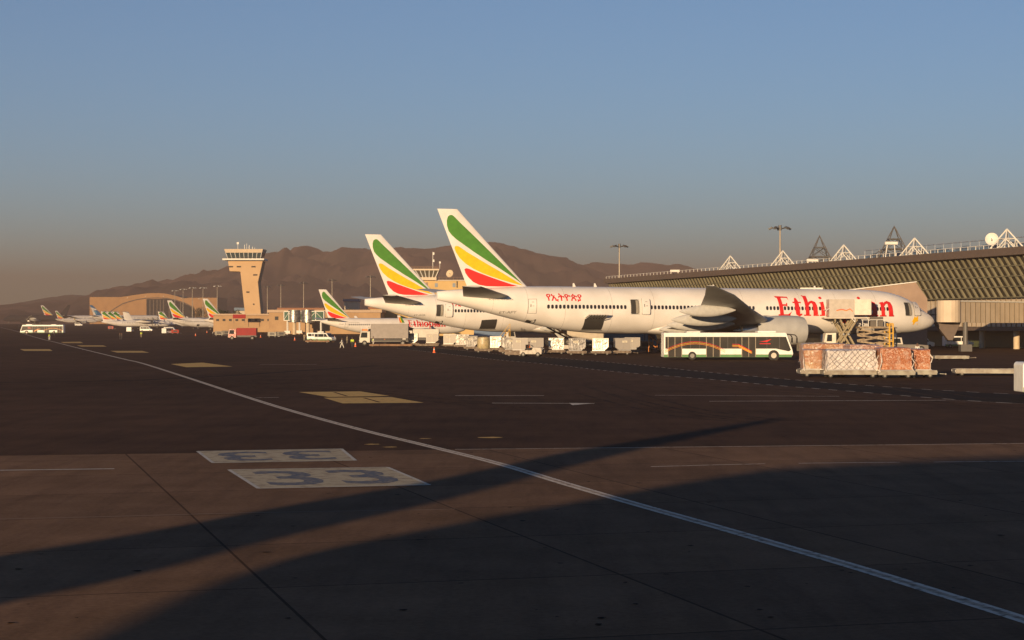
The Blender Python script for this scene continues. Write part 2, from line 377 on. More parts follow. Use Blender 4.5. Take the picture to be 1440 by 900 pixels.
SP777 = dict(L=73.1,
 fus=[(0, 4.32, 4.08, .12), (.3, 4.78, 3.72, .62), (1, 5.28, 3.33, 1.12), (2, 5.85, 3.03, 1.62), (3, 6.5, 2.83, 2.0), (4, 7.12, 2.69, 2.3), (5, 7.6, 2.6, 2.56), (6.5, 8.08, 2.5, 2.82), (8.5, 8.45, 2.46, 3.0), (11, 8.62, 2.45, 3.08), (13, 8.65, 2.45, 3.1), (50, 8.65, 2.45, 3.1), (54, 8.65, 2.68, 3.05), (58, 8.64, 3.25, 2.8), (62, 8.58, 4.1, 2.35), (66, 8.42, 5.05, 1.75), (70, 8.15, 6.05, 1.0), (73.1, 7.85, 6.75, .28)],
 fair=(23.0, 46.5, 3.1, 1.15, 3.25), win=[(8.6, 15.2, .53), (18, 27.8, .53), (29.6, 30.9, .53), (32.8, 45.2, .53), (48.2, 59.2, .53)], ws=.36, wz=5.95,
 cockpit=dict(panes=[[(2.15, 5.62), (2.75, 5.65), (3.3, 6.22), (3.0, 6.38), (2.7, 6.2)], [(2.85, 5.67), (3.75, 5.72), (4.0, 6.15), (3.4, 6.27)]]),
 wing=[(2.6, 25.0, 40.8, 3.55, .13), (10.0, 30.6, 41.6, 4.15, .11), (20, 38.0, 45.2, 5.6, .10), (28.5, 44.4, 48.3, 7.2, .09), (32.4, 48.9, 49.9, 8.2, .09)],
 canoes=[(6.0, 36.5, 44.6, 3.2, .72), (12.8, 37.0, 46.4, 3.75, .92), (17.6, 39.0, 47.9, 4.4, .86), (22.6, 41.5, 49.0, 5.4, .74)],
 eng=dict(b=9.9, z=2.95, prof=[(27.2, 1.45), (26.2, 1.52), (25.75, 1.62), (25.85, 1.78), (26.6, 1.93), (28.2, 1.99), (30.2, 1.93), (31.8, 1.75), (32.9, 1.52), (32.8, 1.4)],
          core=[(31.8, 1.3), (33.4, 1.1), (34.8, .8), (34.9, .45), (35.8, .1)], pylon=[(27.5, 4.55), (31, 4.95), (38.5, 4.4), (39.5, 3.6), (34.8, 3.55), (31.5, 3.9)], pw=.32),
 stab=[(.8, 63.2, 69.8, 7.15, .09), (10.8, 70.6, 73.0, 8.3, .09)],
 fin=dict(st=[(8.15, 59.9, 69.3, 0, .085), (8.66, 60.9, 69.1, 0, .085), (18.5, 70.4, 73.1, 0, .085)], i0=1),
 gear=[(6.2, 0, .55, .3, 2.8), (37.2, 5.45, .68, .4, 3.4), (37.2, -5.45, .68, .4, 3.4)],
 wheels=[(6.2, .38, .55, .34), (6.2, -.38, .55, .34)] + [(37.2 + k * 1.46, s * 5.45 + j * .7, .68, .5) for k in (-1, 0, 1) for s in (1, -1) for j in (-1, 1)])
SP737 = dict(L=39.0,
 fus=[(0, 2.72, 2.5, .1), (.4, 3.15, 2.15, .5), (1, 3.5, 1.9, .85), (2, 4.05, 1.62, 1.25), (3, 4.62, 1.46, 1.5), (4.2, 5.05, 1.36, 1.72), (6, 5.28, 1.3, 1.85), (8, 5.32, 1.3, 1.88), (25, 5.32, 1.3, 1.88), (28, 5.32, 1.5, 1.82), (31, 5.3, 2.0, 1.6), (34, 5.2, 2.75, 1.2), (37, 5.0, 3.6, .7), (39, 4.75, 4.2, .22)],
 fair=(11.5, 23, 1.75, .72, 1.95), win=[(5.2, 17.5, .51), (18.6, 32, .51)], ws=.26, wz=3.65,
 cockpit=dict(panes=[[(1.75, 3.6), (2.4, 3.66), (2.9, 4.3), (2.6, 4.35)], [(2.5, 3.68), (3.3, 3.75), (3.5, 4.2), (3.0, 4.32)]]),
 wing=[(1.6, 13.0, 20.6, 1.95, .13), (5.2, 15.0, 20.9, 2.25, .12), (17.0, 22.0, 23.6, 3.4, .10)],
 winglet=[(17.0, 22.0, 23.6, 3.4, .1), (17.45, 22.8, 24.0, 4.0, .09), (17.9, 24.0, 24.7, 5.9, .08)], wl_stripe=(17.5, 22.9, 4.0, 17.9, 24.0, 5.9),
 canoes=[(3.4, 19, 22.3, 1.95, .25), (7.5, 19.5, 22.6, 2.3, .25), (11.5, 20.5, 23.3, 2.7, .22)],
 eng=dict(b=4.9, z=1.65, prof=[(12.5, .72), (11.6, .78), (11.4, .88), (11.7, 1.0), (12.8, 1.06), (14.2, .98), (15.2, .8), (15.1, .72)], core=[(14.8, .6), (15.8, .5), (16.2, .3), (16.8, .06)],
          pylon=[(12.6, 2.6), (15, 2.7), (18, 2.3), (17, 1.95), (15, 2.1)], pw=.15),
 stab=[(.5, 33.2, 37.3, 4.55, .09), (7.1, 37.6, 39.3, 5.35, .09)],
 fin=dict(st=[(5.0, 28.6, 37.2, 0, .08), (5.35, 31.3, 37.0, 0, .08), (12.5, 37.5, 39.5, 0, .08)], i0=1),
 gear=[(4.0, 0, .35, .2, 1.6), (19.6, 2.86, .56, .3, 2.0), (19.6, -2.86, .56, .3, 2.0)], wheels=[(4.0, .2, .35, .2), (4.0, -.2, .35, .2)] + [(19.6, s * 2.86 + j * .43, .56, .36) for s in (1, -1) for j in (-1, 1)])
SPQ4 = dict(L=32.0,
 fus=[(0, 2.2, 2.05, .1), (.5, 2.6, 1.7, .5), (1.5, 3.05, 1.4, .85), (2.6, 3.65, 1.25, 1.1), (4, 3.9, 1.2, 1.3), (6, 3.95, 1.2, 1.35), (21, 3.95, 1.2, 1.35), (25, 3.95, 1.6, 1.2), (29, 3.9, 2.4, .8), (32, 3.7, 3.2, .3)],
 win=[(4.5, 23, .79)], ws=.26, wz=2.9, cockpit=dict(panes=[[(1.9, 2.75), (2.6, 2.8), (2.9, 3.25), (2.4, 3.4)]]),
 wing=[(0, 12.2, 15.2, 4.15, .16), (4.8, 12.3, 15.2, 4.15, .15), (14.2, 13.2, 14.9, 4.45, .13)],
 eng=dict(b=4.4, z=3.55, prof=[(10.0, .38), (10.3, .5), (11.5, .62), (13.5, .7), (16.0, .5), (17.2, .2)], core=[(9.3, .02), (9.6, .16), (10.1, .26)], pylon=[(11.5, 4.1), (14.8, 4.2), (14.8, 3.7), (11.5, 3.7)], pw=.4, mat=WHITE),
 stab=[(0, 30.3, 32.3, 8.2, .1), (4.6, 31.2, 32.4, 8.2, .1)],
 fin=dict(st=[(3.6, 24.5, 31.4, 0, .09), (4.6, 27.2, 31.5, 0, .09), (8.25, 29.6, 32.3, 0, .09)], i0=1),
 gear=[(2.6, 0, .3, .2, 1.5), (14.2, 4.4, .45, .3, 3.2), (14.2, -4.4, .45, .3, 3.2)], wheels=[(2.6, .2, .3, .2), (2.6, -.2, .3, .2)] + [(14.2, s * 4.4 + j * .3, .45, .26) for s in (1, -1) for j in (-1, 1)])

# ------------------------------------------------------------------ ground
def ground_mat(name, c1, c2, scale, joint=None, rough=.85, streak=None):
    m = bpy.data.materials.new(name); m.use_nodes = True; n = m.node_tree; b = n.nodes['Principled BSDF']
    b.inputs['Roughness'].default_value = .95; b.inputs['Specular IOR Level'].default_value = .04
    tc = n.nodes.new('ShaderNodeTexCoord'); g = n.nodes.new('ShaderNodeNewGeometry')
    def nz(s, d=6, st=None):
        mp = n.nodes.new('ShaderNodeMapping'); n.links.new(g.outputs['Position'], mp.inputs[0])
        if st: mp.inputs['Scale'].default_value = st[:3]; mp.inputs['Rotation'].default_value = (0, 0, st[3])
        t = n.nodes.new('ShaderNodeTexNoise'); t.inputs['Scale'].default_value = s; t.inputs['Detail'].default_value = d; t.inputs['Roughness'].default_value = .6
        n.links.new(mp.outputs[0], t.inputs['Vector']); return t.outputs['Fac']
    def ramp(x, p0, p1, a, b_):
        r = n.nodes.new('ShaderNodeValToRGB'); r.color_ramp.elements[0].position = p0; r.color_ramp.elements[1].position = p1
        r.color_ramp.elements[0].color = (*a, 1); r.color_ramp.elements[1].color = (*b_, 1); n.links.new(x, r.inputs[0]); return r.outputs[0]
    def mul(a, b_, f=1.0):
        x = n.nodes.new('ShaderNodeMix'); x.data_type = 'RGBA'; x.blend_type = 'MULTIPLY'; x.inputs[0].default_value = f
        n.links.new(a, x.inputs[6]); n.links.new(b_, x.inputs[7]); return x.outputs[2]
    c = ramp(nz(scale), .32, .68, c1, c2)
    c = mul(c, ramp(nz(.035, 4, (1, .35, 1, R(15))), .35, .62, (.72, .72, .72), (1.12, 1.1, 1.08)))
    c = mul(c, ramp(nz(9, 3), .3, .7, (.82, .82, .82), (1.1, 1.1, 1.1)))
    c = mul(c, ramp(nz(.6, 8, (2.5, .25, 1, R(-14))), .45, .75, (1, 1, 1), (.72, .72, .74)))
    if joint:
        bk = n.nodes.new('ShaderNodeTexBrick'); mp = n.nodes.new('ShaderNodeMapping'); mp.inputs['Rotation'].default_value = (0, 0, joint[2]); mp.inputs['Location'].default_value = (joint[3], joint[4], 0)
        n.links.new(g.outputs['Position'], mp.inputs[0]); n.links.new(mp.outputs[0], bk.inputs['Vector'])
        bk.offset = 0; bk.inputs['Scale'].default_value = 1; bk.inputs['Brick Width'].default_value = joint[0]; bk.inputs['Row Height'].default_value = joint[1]
        bk.inputs['Mortar Size'].default_value = .03; bk.inputs['Mortar Smooth'].default_value = .3
        bk.inputs['Color1'].default_value = (.84, .84, .85, 1); bk.inputs['Color2'].default_value = (1.08, 1.06, 1.03, 1); bk.inputs['Mortar'].default_value = (.38, .37, .36, 1)
        c = mul(c, bk.outputs[0])
    n.links.new(c, b.inputs['Base Color'])
    bp = n.nodes.new('ShaderNodeBump'); bp.inputs['Strength'].default_value = .35; bp.inputs['Distance'].default_value = .012
    n.links.new(nz(14, 5), bp.inputs['Height']); n.links.new(bp.outputs[0], b.inputs['Normal'])
    return m
ASPH = ground_mat('asphalt', (.064, .036, .022), (.096, .054, .033), .25)
CONC = ground_mat('apron_concrete', (.170, .102, .060), (.228, .138, .085), .5, (5.6, 5.6, R(-15.6), -4.13, -.45))
GRASSY = ground_mat('dry_ground', (.075, .06, .035), (.11, .085, .05), .02)
ROADM = ground_mat('service_road_asphalt', (.027, .021, .019), (.037, .030, .026), .4)
def sheet(name, pts, z, mat):
    o = MB().add([(x, y, z) for x, y in pts], [tuple(range(len(pts)))]).build(name, mat); o['kind'] = 'structure'; return o
sheet('ground', [(-9000, -3000), (9000, -3000), (9000, 14000), (-9000, 14000)], -.004, GRASSY)
mb = MB(); ys_ = [-60, 450, 700, 1000, 1500, 2300]
for a, b in zip(ys_, ys_[1:]): mb.add([(-1900, a, gz(a)), (500, a, gz(a)), (500, b, gz(b)), (-1900, b, gz(b))], [(0, 1, 2, 3)])
mb.add([(-1900, 2300, 3.5), (500, 2300, 3.5), (500, 2310, -.01), (-1900, 2310, -.01), (-1910, 2300, -.01), (-1910, -60, -.01), (-1900, -60, 0)], [(0, 1, 2, 3)])
mb.build('asphalt_apron', ASPH)['kind'] = 'structure'
gl = [G(-900, 647), G(0, 641), G(720, 631), G(1440, 623), G(2300, 614)]
sheet('concrete_apron', [(-80, -50), (80, -50)] + [(p[0], p[1]) for p in gl[::-1]] , .004, CONC)

def paintm(name, c, cwear, amt=.5, sc_=6):
    return M(name, c, .95, 0, cwear, sc_, 0, None, 8, (amt - .08, amt + .08), spec=.03)
PW = paintm('road_paint_white', (.62, .56, .48), (.24, .19, .15), .40)
PL = paintm('road_paint_blue_white', (.50, .48, .43), (.18, .18, .18), .36)
PY = paintm('road_paint_yellow', (.60, .40, .15), (.34, .23, .11), .38, 3)
PP = paintm('road_paint_cream', (.44, .38, .27), (.27, .22, .16), .42, 3)
PG = paintm('road_paint_slate', (.12, .135, .17), (.26, .235, .20), .44, 5)
PD = paintm('road_paint_core', (.44, .36, .28), (.20, .16, .13), .45)
def smooth_path(pts, n=10):
    out = []
    for i in range(len(pts) - 1):
        p0, p1, p2, p3 = pts[max(i - 1, 0)], pts[i], pts[i + 1], pts[min(i + 2, len(pts) - 1)]
        for k in range(n):
            t = k / n
            out.append(tuple(.5 * ((2 * p1[j]) + (-p0[j] + p2[j]) * t + (2 * p0[j] - 5 * p1[j] + 4 * p2[j] - p3[j]) * t * t + (-p0[j] + 3 * p1[j] - 3 * p2[j] + p3[j]) * t ** 3) for j in (0, 1)))
    return out + [pts[-1]]
def strip(name, pts, w, z, mat, off=0.0, dash=None, jitter=0, kind='structure'):
    mb = MB(); P = [Vector((p[0], p[1])) for p in pts]; L = []
    for i, p in enumerate(P):
        d = (P[min(i + 1, len(P) - 1)] - P[max(i - 1, 0)]).normalized(); nrm = Vector((-d.y, d.x)); j = random.uniform(-jitter, jitter)
        L.append((p + nrm * (off + w / 2 + j), p + nrm * (off - w / 2 + j)))
    acc = 0
    for i in range(len(L) - 1):
        sl_ = (P[i + 1] - P[i]).length
        if dash is None or (acc % sum(dash)) < dash[0]:
            a, b, c, d = L[i][0], L[i + 1][0], L[i + 1][1], L[i][1]; mb.add([(v.x, v.y, z + gz(v.y)) for v in (a, b, c, d)], [(0, 1, 2, 3)])
        acc += sl_
    o = mb.build(name, mat); o['kind'] = kind; return o
def resample(pts, step):
    out = [Vector(pts[0])]; acc = 0
    for i in range(len(pts) - 1):
        a, b = Vector(pts[i]), Vector(pts[i + 1]); l = (b - a).length; t = step - acc
        while t <= l: out.append(a + (b - a) * (t / l)); t += step
        acc = (acc + l) % step
    return [(p.x, p.y) for p in out]
line = [(0, 460.2), (20, 465), (42, 472), (72, 480), (110, 489.5), (170, 504), (200, 511), (260, 530), (330, 553), (400, 575), (500, 602.5), (600, 627), (700, 652), (800, 682), (900, 711), (1000, 739), (1100, 768), (1200, 797), (1300, 828), (1440, 872), (1600, 925)]
lp = smooth_path([G(*p) for p in line], 12)
strip('taxiway_line', lp, .33, .0095, PW); strip('taxiway_line_core', lp, .12, .0125, PD)
road_t = [(560, 485), (640, 492), (700, 498), (780, 503.5), (870, 511), (1000, 524), (1130, 535.5), (1200, 541), (1330, 549.5), (1440, 555), (1600, 562)]
road_b = [(560, 490), (640, 499), (700, 506), (770, 512), (870, 523), (1000, 533.5), (1080, 541), (1200, 550.5), (1330, 561), (1440, 568), (1600, 577)]
rt = smooth_path([G(*p) for p in road_t], 8); rb = smooth_path([G(*p) for p in road_b], 8)
mb = MB()
for i in range(len(rt) - 1): mb.add([(*rt[i], .004), (*rt[i + 1], .004), (*rb[i + 1], .004), (*rb[i], .004)], [(0, 1, 2, 3)])
mb.build('service_road', ROADM)['kind'] = 'structure'
strip('road_edge_line', resample(rt, .6), .16, .0095, PW, .1, (1.2, 1.2)); strip('road_edge_line', resample(rb, .6), .16, .0095, PW, -.1, (1.2, 1.2))
def quadmark(name, corners, mat, z=.0095):
    o = MB().add([(*G(*c), z + gz(G(*c)[1])) for c in corners], [tuple(range(len(corners)))]).build(name, mat); o['kind'] = 'structure'; return o
def stripe_px(name, p, q, w, mat, z=.0095):
    return strip(name, [G(*p), G(*q)], w, z, mat)
# the two painted stand number plates
for k, (cs, rot) in enumerate((([(278, 635), (480, 631.5), (500, 648), (300, 651.5)], True), ([(322, 661), (545, 657.5), (604, 682.5), (364, 687.5)], False))):
    quadmark('stand_number_plate', cs, PP)
    g = [Vector(G(*c)) for c in cs]
    me = text_mesh('33', 1, 1, .015); xs = [v.co.x for v in me.vertices]; ys = [v.co.y for v in me.vertices]; x0, x1, y0, y1 = min(xs), max(xs), min(ys), max(ys)
    def fn(x, y, z, g=g, rot=rot):
        u = .10 + .80 * (x - x0) / (x1 - x0); v = .12 + .76 * (y - y0) / (y1 - y0)
        if rot: u, v = 1 - u, 1 - v
        a = g[3].lerp(g[2], u); b = g[0].lerp(g[1], u); p = a.lerp(b, v); return Vector((p.x, p.y, .0125))
    o = mapped('stand_number', None, fn, PG, None, 0, mesh=me); o['kind'] = 'structure'
    for i, j in ((0, 1), (1, 2), (2, 3), (3, 0)):
        a = g[i]; b = g[j]; strip('plate_border', [tuple(a), tuple(b)], .10, .0125 if i % 2 else .0145, PL)
for cs in ([(420, 551.5), (507, 550.5), (548, 557), (462, 558.5)], [(455, 559.5), (550, 558.5), (596, 566.5), (482, 567.5)], [(240, 512), (285, 510), (327, 515.5), (262, 516.5)],
           [(155, 493.5), (200, 493.5), (210, 496), (165, 496)], [(28, 491), (70, 491), (74, 493.5), (34, 493.5)], [(85, 481), (113, 480.5), (117, 482.5), (90, 482.5)], [(108, 485.7), (145, 485.7), (150, 487.4), (114, 487.4)]):
    quadmark('yellow_marking', cs, PY)
for a, b, w in (((470, 551.8), (488, 557.3), .16), ((512, 559.8), (534, 566), .16)): stripe_px('marking_slot', a, b, w, ASPH, .0135)
for a, b, w, m in (((640, 556.5), (765, 556.5), .30, PW), ((692, 567), (836, 567.5), .32, PW), ((921, 556), (1180, 557.5), .20, PW), ((997, 564.5), (1330, 563), .26, PW), ((-60, 662.5), (161, 659.5), .2, PL),
                   ((360, 559.5), (392, 559), .2, PW), ((365, 512.5), (446, 512.5), .3, PW), ((1330, 563), (1440, 568), .05, PW)):
    stripe_px('painted_line', a, b, w, m)
quadmark('painted_arrow', [(800, 567), (836, 567.4), (805, 570)], PW, .0135)
p = resample([G(915, 656.5), G(1010, 654), G(1100, 652), G(1250, 650.5), G(1440, 649), G(1700, 646)], .5)
strip('dashed_line', p, .10, .0095, PW, 0, (3.2, .8), .03)
strip('concrete_edge_line', [G(640, 632.3), G(1000, 628.5), G(1240, 626.0), G(1440, 623.8), G(1800, 619.5)], .10, .0095, PW)
strip('expansion_joint', [G(-40, 731), G(140, 727), G(320, 722), G(480, 719), G(640, 716)], .07, .0068, M('joint_filler', (.25, .19, .15), .95, spec=.02))
# scattered grit, paint remnants and dark stains
mb = MB()
for i in range(150):
    x = random.uniform(0, 1440); y = random.uniform(520, 880); gx, gy = G(x, 530 + (y - 530) ** 1.0); r = random.uniform(.015, .07); n_ = random.randint(5, 8); a0 = random.random() * 6
    mb.add([(gx + r * random.uniform(.5, 1.6) * math.cos(a0 + k * 6.283 / n_), gy + r * random.uniform(.5, 1.3) * math.sin(a0 + k * 6.283 / n_), .0165) for k in range(n_)], [tuple(range(n_))])
mb.build('tar_spots', M('bitumen', (.012, .011, .011), .95, spec=.02))['kind'] = 'structure'
TAR = M('bitumen', (.012, .011, .011), .95, spec=.02)
strip('shadow_strip', [G(*q) for q in ((-40, 538.5), (90, 537), (200, 534.5), (330, 528), (430, 521), (530, 514.5))], .9, .0055, M('shadowed_asphalt', (.030, .022, .018), .95, 0, (.02, .016, .014), .5, spec=.03))  # long shadow line painted as a strip of darker asphalt
TYRE = M('tyre_mark', (.030, .020, .015), .95, 0, (.064, .040, .027), 1.5, 0, None, 8, (.45, .6), spec=.03)
for k in range(9):
    a = random.uniform(0, 1300); y0 = random.uniform(500, 560); x1 = a + random.uniform(200, 900); y1 = y0 + random.uniform(10, 70); bend = random.uniform(-14, 14)
    pp = smooth_path([G(a, y0), G((a + x1) / 2, (y0 + y1) / 2 + bend), G(x1, y1)], 10)
    strip('tyre_marks', pp, .28, .0058 + k * .0003, TYRE, .9); strip('tyre_marks', pp, .28, .0058 + k * .0003, TYRE, -.9)
for cx, cy, w in ((598, 617, .25), (690, 615.5, .5), (525, 625, .35), (548, 629, .3)):
    gx, gy = G(cx, cy); mb = MB(); n_ = 9; mb.add([(gx + w * random.uniform(.5, 1) * math.cos(k * .698), gy + w * .8 * random.uniform(.5, 1) * math.sin(k * .698), .0095) for k in range(n_)], [tuple(range(n_))]); mb.build('faded_paint', PY)['kind'] = 'structure'

# ------------------------------------------------------------------ hills
HILLM = M('hazy_hill_scrub', (.165, .105, .088), .95, 0, (.085, .068, .058), .009, 0, None, 12, (.42, .60), spec=.02)  # scrub tones shifted towards the haze colour to lower their contrast
def hills(name, prof, Y, depth, amp, seed, foot=455.5, mat=HILLM):
    mb = MB(); x0, x1 = prof[0][0], prof[-1][0]; nx = 420; ny = 60; vs = []
    for i in range(nx + 1):
        px = x0 + (x1 - x0) * i / nx; top = PZ(interp(prof, px)[0], Y)
        for j in range(ny + 1):
            t = j / ny; d = (1 - t) if t < .75 else .25 - (t - .75) * 1.0
            yy = Y - depth * (1 - t / .75) if t <= .75 else Y + depth * .5 * (t - .75) / .25
            f_ = (t / .75) ** 1.35 if t <= .75 else 1 - ((t - .75) / .25) ** 1.5 * .9
            X = (px - 720) / FPX * Y
            q = Vector((X / 900, yy / 1500, seed)); rdg = 1 - abs(mnoise.fractal(q * 1.3, .8, 2.1, 6)) * 1.6
            r2 = 1 - abs(mnoise.noise(Vector((X / 260, yy / 900, seed + 9)))) * 2.2; r3 = 1 - abs(mnoise.noise(Vector((X / 110, yy / 420, seed + 4)))) * 2
            fine = mnoise.fractal(q * 7, .7, 2.2, 6)
            rel = min(1, abs(t - .75) / .2)
            z = top * f_ * (1 + amp * (rdg - .8) * rel * min(1, t * 3)) + fine * top * (.04 + .06 * rel) + (r2 - .5) * top * .17 * rel * min(1, t * 3) + (r3 - .5) * top * .06 * rel
            vs.append((X, yy, max(z, -2) if t > .02 else -2))
    fs = [(i * (ny + 1) + j, (i + 1) * (ny + 1) + j, (i + 1) * (ny + 1) + j + 1, i * (ny + 1) + j + 1) for i in range(nx) for j in range(ny)]
    o = mb.add(vs, fs).build(name, mat, None, True); o['kind'] = 'structure'; return o
hills('mountain_range', [(60, 452), (140, 436), (200, 418), (235, 405), (270, 393), (300, 384), (325, 374), (350, 364), (375, 357.5), (400, 356.5), (415, 356.8), (423, 350), (433, 346.5), (443, 349), (452, 355.5), (465, 355), (480, 352.5), (495, 349), (507, 349.5), (520, 353), (545, 350.5), (570, 348.5), (600, 348.5), (618, 346), (630, 343), (650, 342.5), (680, 343.5), (705, 345.5), (725, 349), (750, 354), (780, 360), (800, 365), (820, 372), (840, 380), (870, 392), (920, 408), (980, 425), (1040, 445)], 5000, 2600, .6, 3.1)
hills('far_hills', [(700, 400), (760, 392), (800, 380), (822, 372), (845, 368), (870, 370), (885, 372), (905, 369.5), (925, 369), (940, 371.5), (952, 370), (965, 373), (985, 378), (1020, 384), (1080, 388), (1200, 392), (1400, 398), (1700, 410)], 5600, 2300, .3, 8.2)
hills('low_hill', [(-300, 440), (-100, 434), (0, 429.5), (25, 425.5), (50, 421), (75, 417.5), (95, 415.5), (118, 416), (140, 420), (180, 431), (230, 440), (300, 449)], 4600, 1200, .25, 5.4, mat=M('low_hill_scrub', (.07, .06, .045), .95, 0, (.03, .032, .025), .006, 0, None, 8))

# ------------------------------------------------------------------ haze
hz = MB().bb(-8200, 8200, -300, 9200, -3, 236).build('haze', None or bpy.data.materials.new('haze_air')); hz['kind'] = 'stuff'
hm = hz.data.materials[0]; hm.use_nodes = True; hn = hm.node_tree; hn.nodes.clear()
ho = hn.nodes.new('ShaderNodeOutputMaterial'); pv = hn.nodes.new('ShaderNodeVolumePrincipled')
pv.inputs['Density'].default_value = HAZE_D; pv.inputs['Color'].default_value = (*HAZE_C, 1); pv.inputs['Anisotropy'].default_value = 0.0
hn.links.new(pv.outputs[0], ho.inputs['Volume'])

# ------------------------------------------------------------------ the big airliners
def open_door(root, wrap, a, z0, w=1.15, h=1.95, fwd=1.45, side=1):
    fr = mapped('door_opening', [rrect(-w / 2, w / 2, 0, h, .18)], wrap(a, z0, side, .012), DARK, root, .3)  # dark interior painted as a patch on the closed skin
    mapped('door_frame', frame_polys(-w / 2 - .07, w / 2 + .07, -.07, h + .07, .07), wrap(a, z0, side, .03), BELLY, fr, .3)
    mapped('cabin_lining', [[(w * .12, .05), (w * .45, .05), (w * .45, h - .1), (w * .12, h - .1)]], wrap(a, z0, side, .02), M('galley_grey', (.30, .27, .22), .6), fr, .3)
    lf = mapped('door_leaf', [rrect(-w / 2, w / 2, 0, h, .18)], wrap(a - fwd, z0, side, .34), WHITE, root, .3)
    mapped('door_edge', frame_polys(-w / 2, w / 2, 0, h, .10), wrap(a - fwd, z0, side, .27), DGREY, lf, .3)
    for nm, x0, x1, y0, y1 in (('door_window', -.28, -.16, .9, 1.25), ('door_handle', 0, .22, 1.0, 1.06), ('door_placard', -.1, .2, 1.5, 1.56)): mapped(nm, rc(x0, x1, y0, y1), wrap(a - fwd, z0, side, .36), SKINL, lf, 0)
def shut_door(root, wrap, a, z0, w=1.15, h=1.95, side=1):
    d = mapped('door', frame_polys(-w / 2, w / 2, 0, h, .05), wrap(a, z0, side, .02), SKINL, root, .3)
    for nm, x0, x1, y0, y1 in (('door_window', -.28, -.16, .9, 1.25), ('door_handle', 0, .22, 1.0, 1.06), ('door_placard', -.1, .2, 1.5, 1.56)): mapped(nm, rc(x0, x1, y0, y1), wrap(a, z0, side, .025), SKINL, d, 0)
def hold_door(root, wrap, a, z0, w, h, leaf=True):
    o = mapped('hold_opening', [rrect(-w / 2, w / 2, 0, h, .12)], wrap(a, z0, 1, .012), DARK, root, .3)  # shade inside the hold painted as a dark patch on the skin
    mapped('sill_lip', [[(-w / 2 - .1, -.14), (w / 2 + .1, -.14), (w / 2 + .1, 0), (-w / 2 - .1, 0)]], wrap(a, z0, 1, .05), GREY, o, .3)
    if leaf:
        f = wrap(a, z0, 1, 0)
        t = f(0, h, 0); mb = MB(); 
        mb.box((t.x, t.y - .75, t.z + .28), (w, 1.7, .16), 0, R(-14)); l = mb.build('cargo_door_leaf', WHITE, o)
        mb = MB()
        for k in range(7): mb.box((t.x - w / 2 + w * (k + .5) / 7, t.y - .75, t.z + .14), (.09, 1.6, .14), 0, R(-14))
        mb.build('door_rib', GREY, l)
        mb = MB(); mb.bar((t.x + w * .45, t.y - .1, t.z - .3), (t.x + w * .45, t.y - 1.3, t.z + .1), .05); mb.build('door_actuator', STEEL, l)
def small(text, name, root, wrap, a, z, h, mat, sx=1.0, side=1, thick=0, step=.3):
    me = text_mesh(text, 1, 1, thick); ys = [v.co.y for v in me.vertices]; xs = [v.co.x for v in me.vertices]
    k = h / (max(ys) - min(ys)); y0 = min(ys); x0 = min(xs)
    for v in me.vertices: v.co = ((v.co.x - x0) * k * sx, (v.co.y - y0) * k, 0)
    o = mapped(name, None, wrap(a, z, side, .022), mat, root, step, mesh=me); return o
TITLE = M('title_red', (.62, .02, .02), .35)
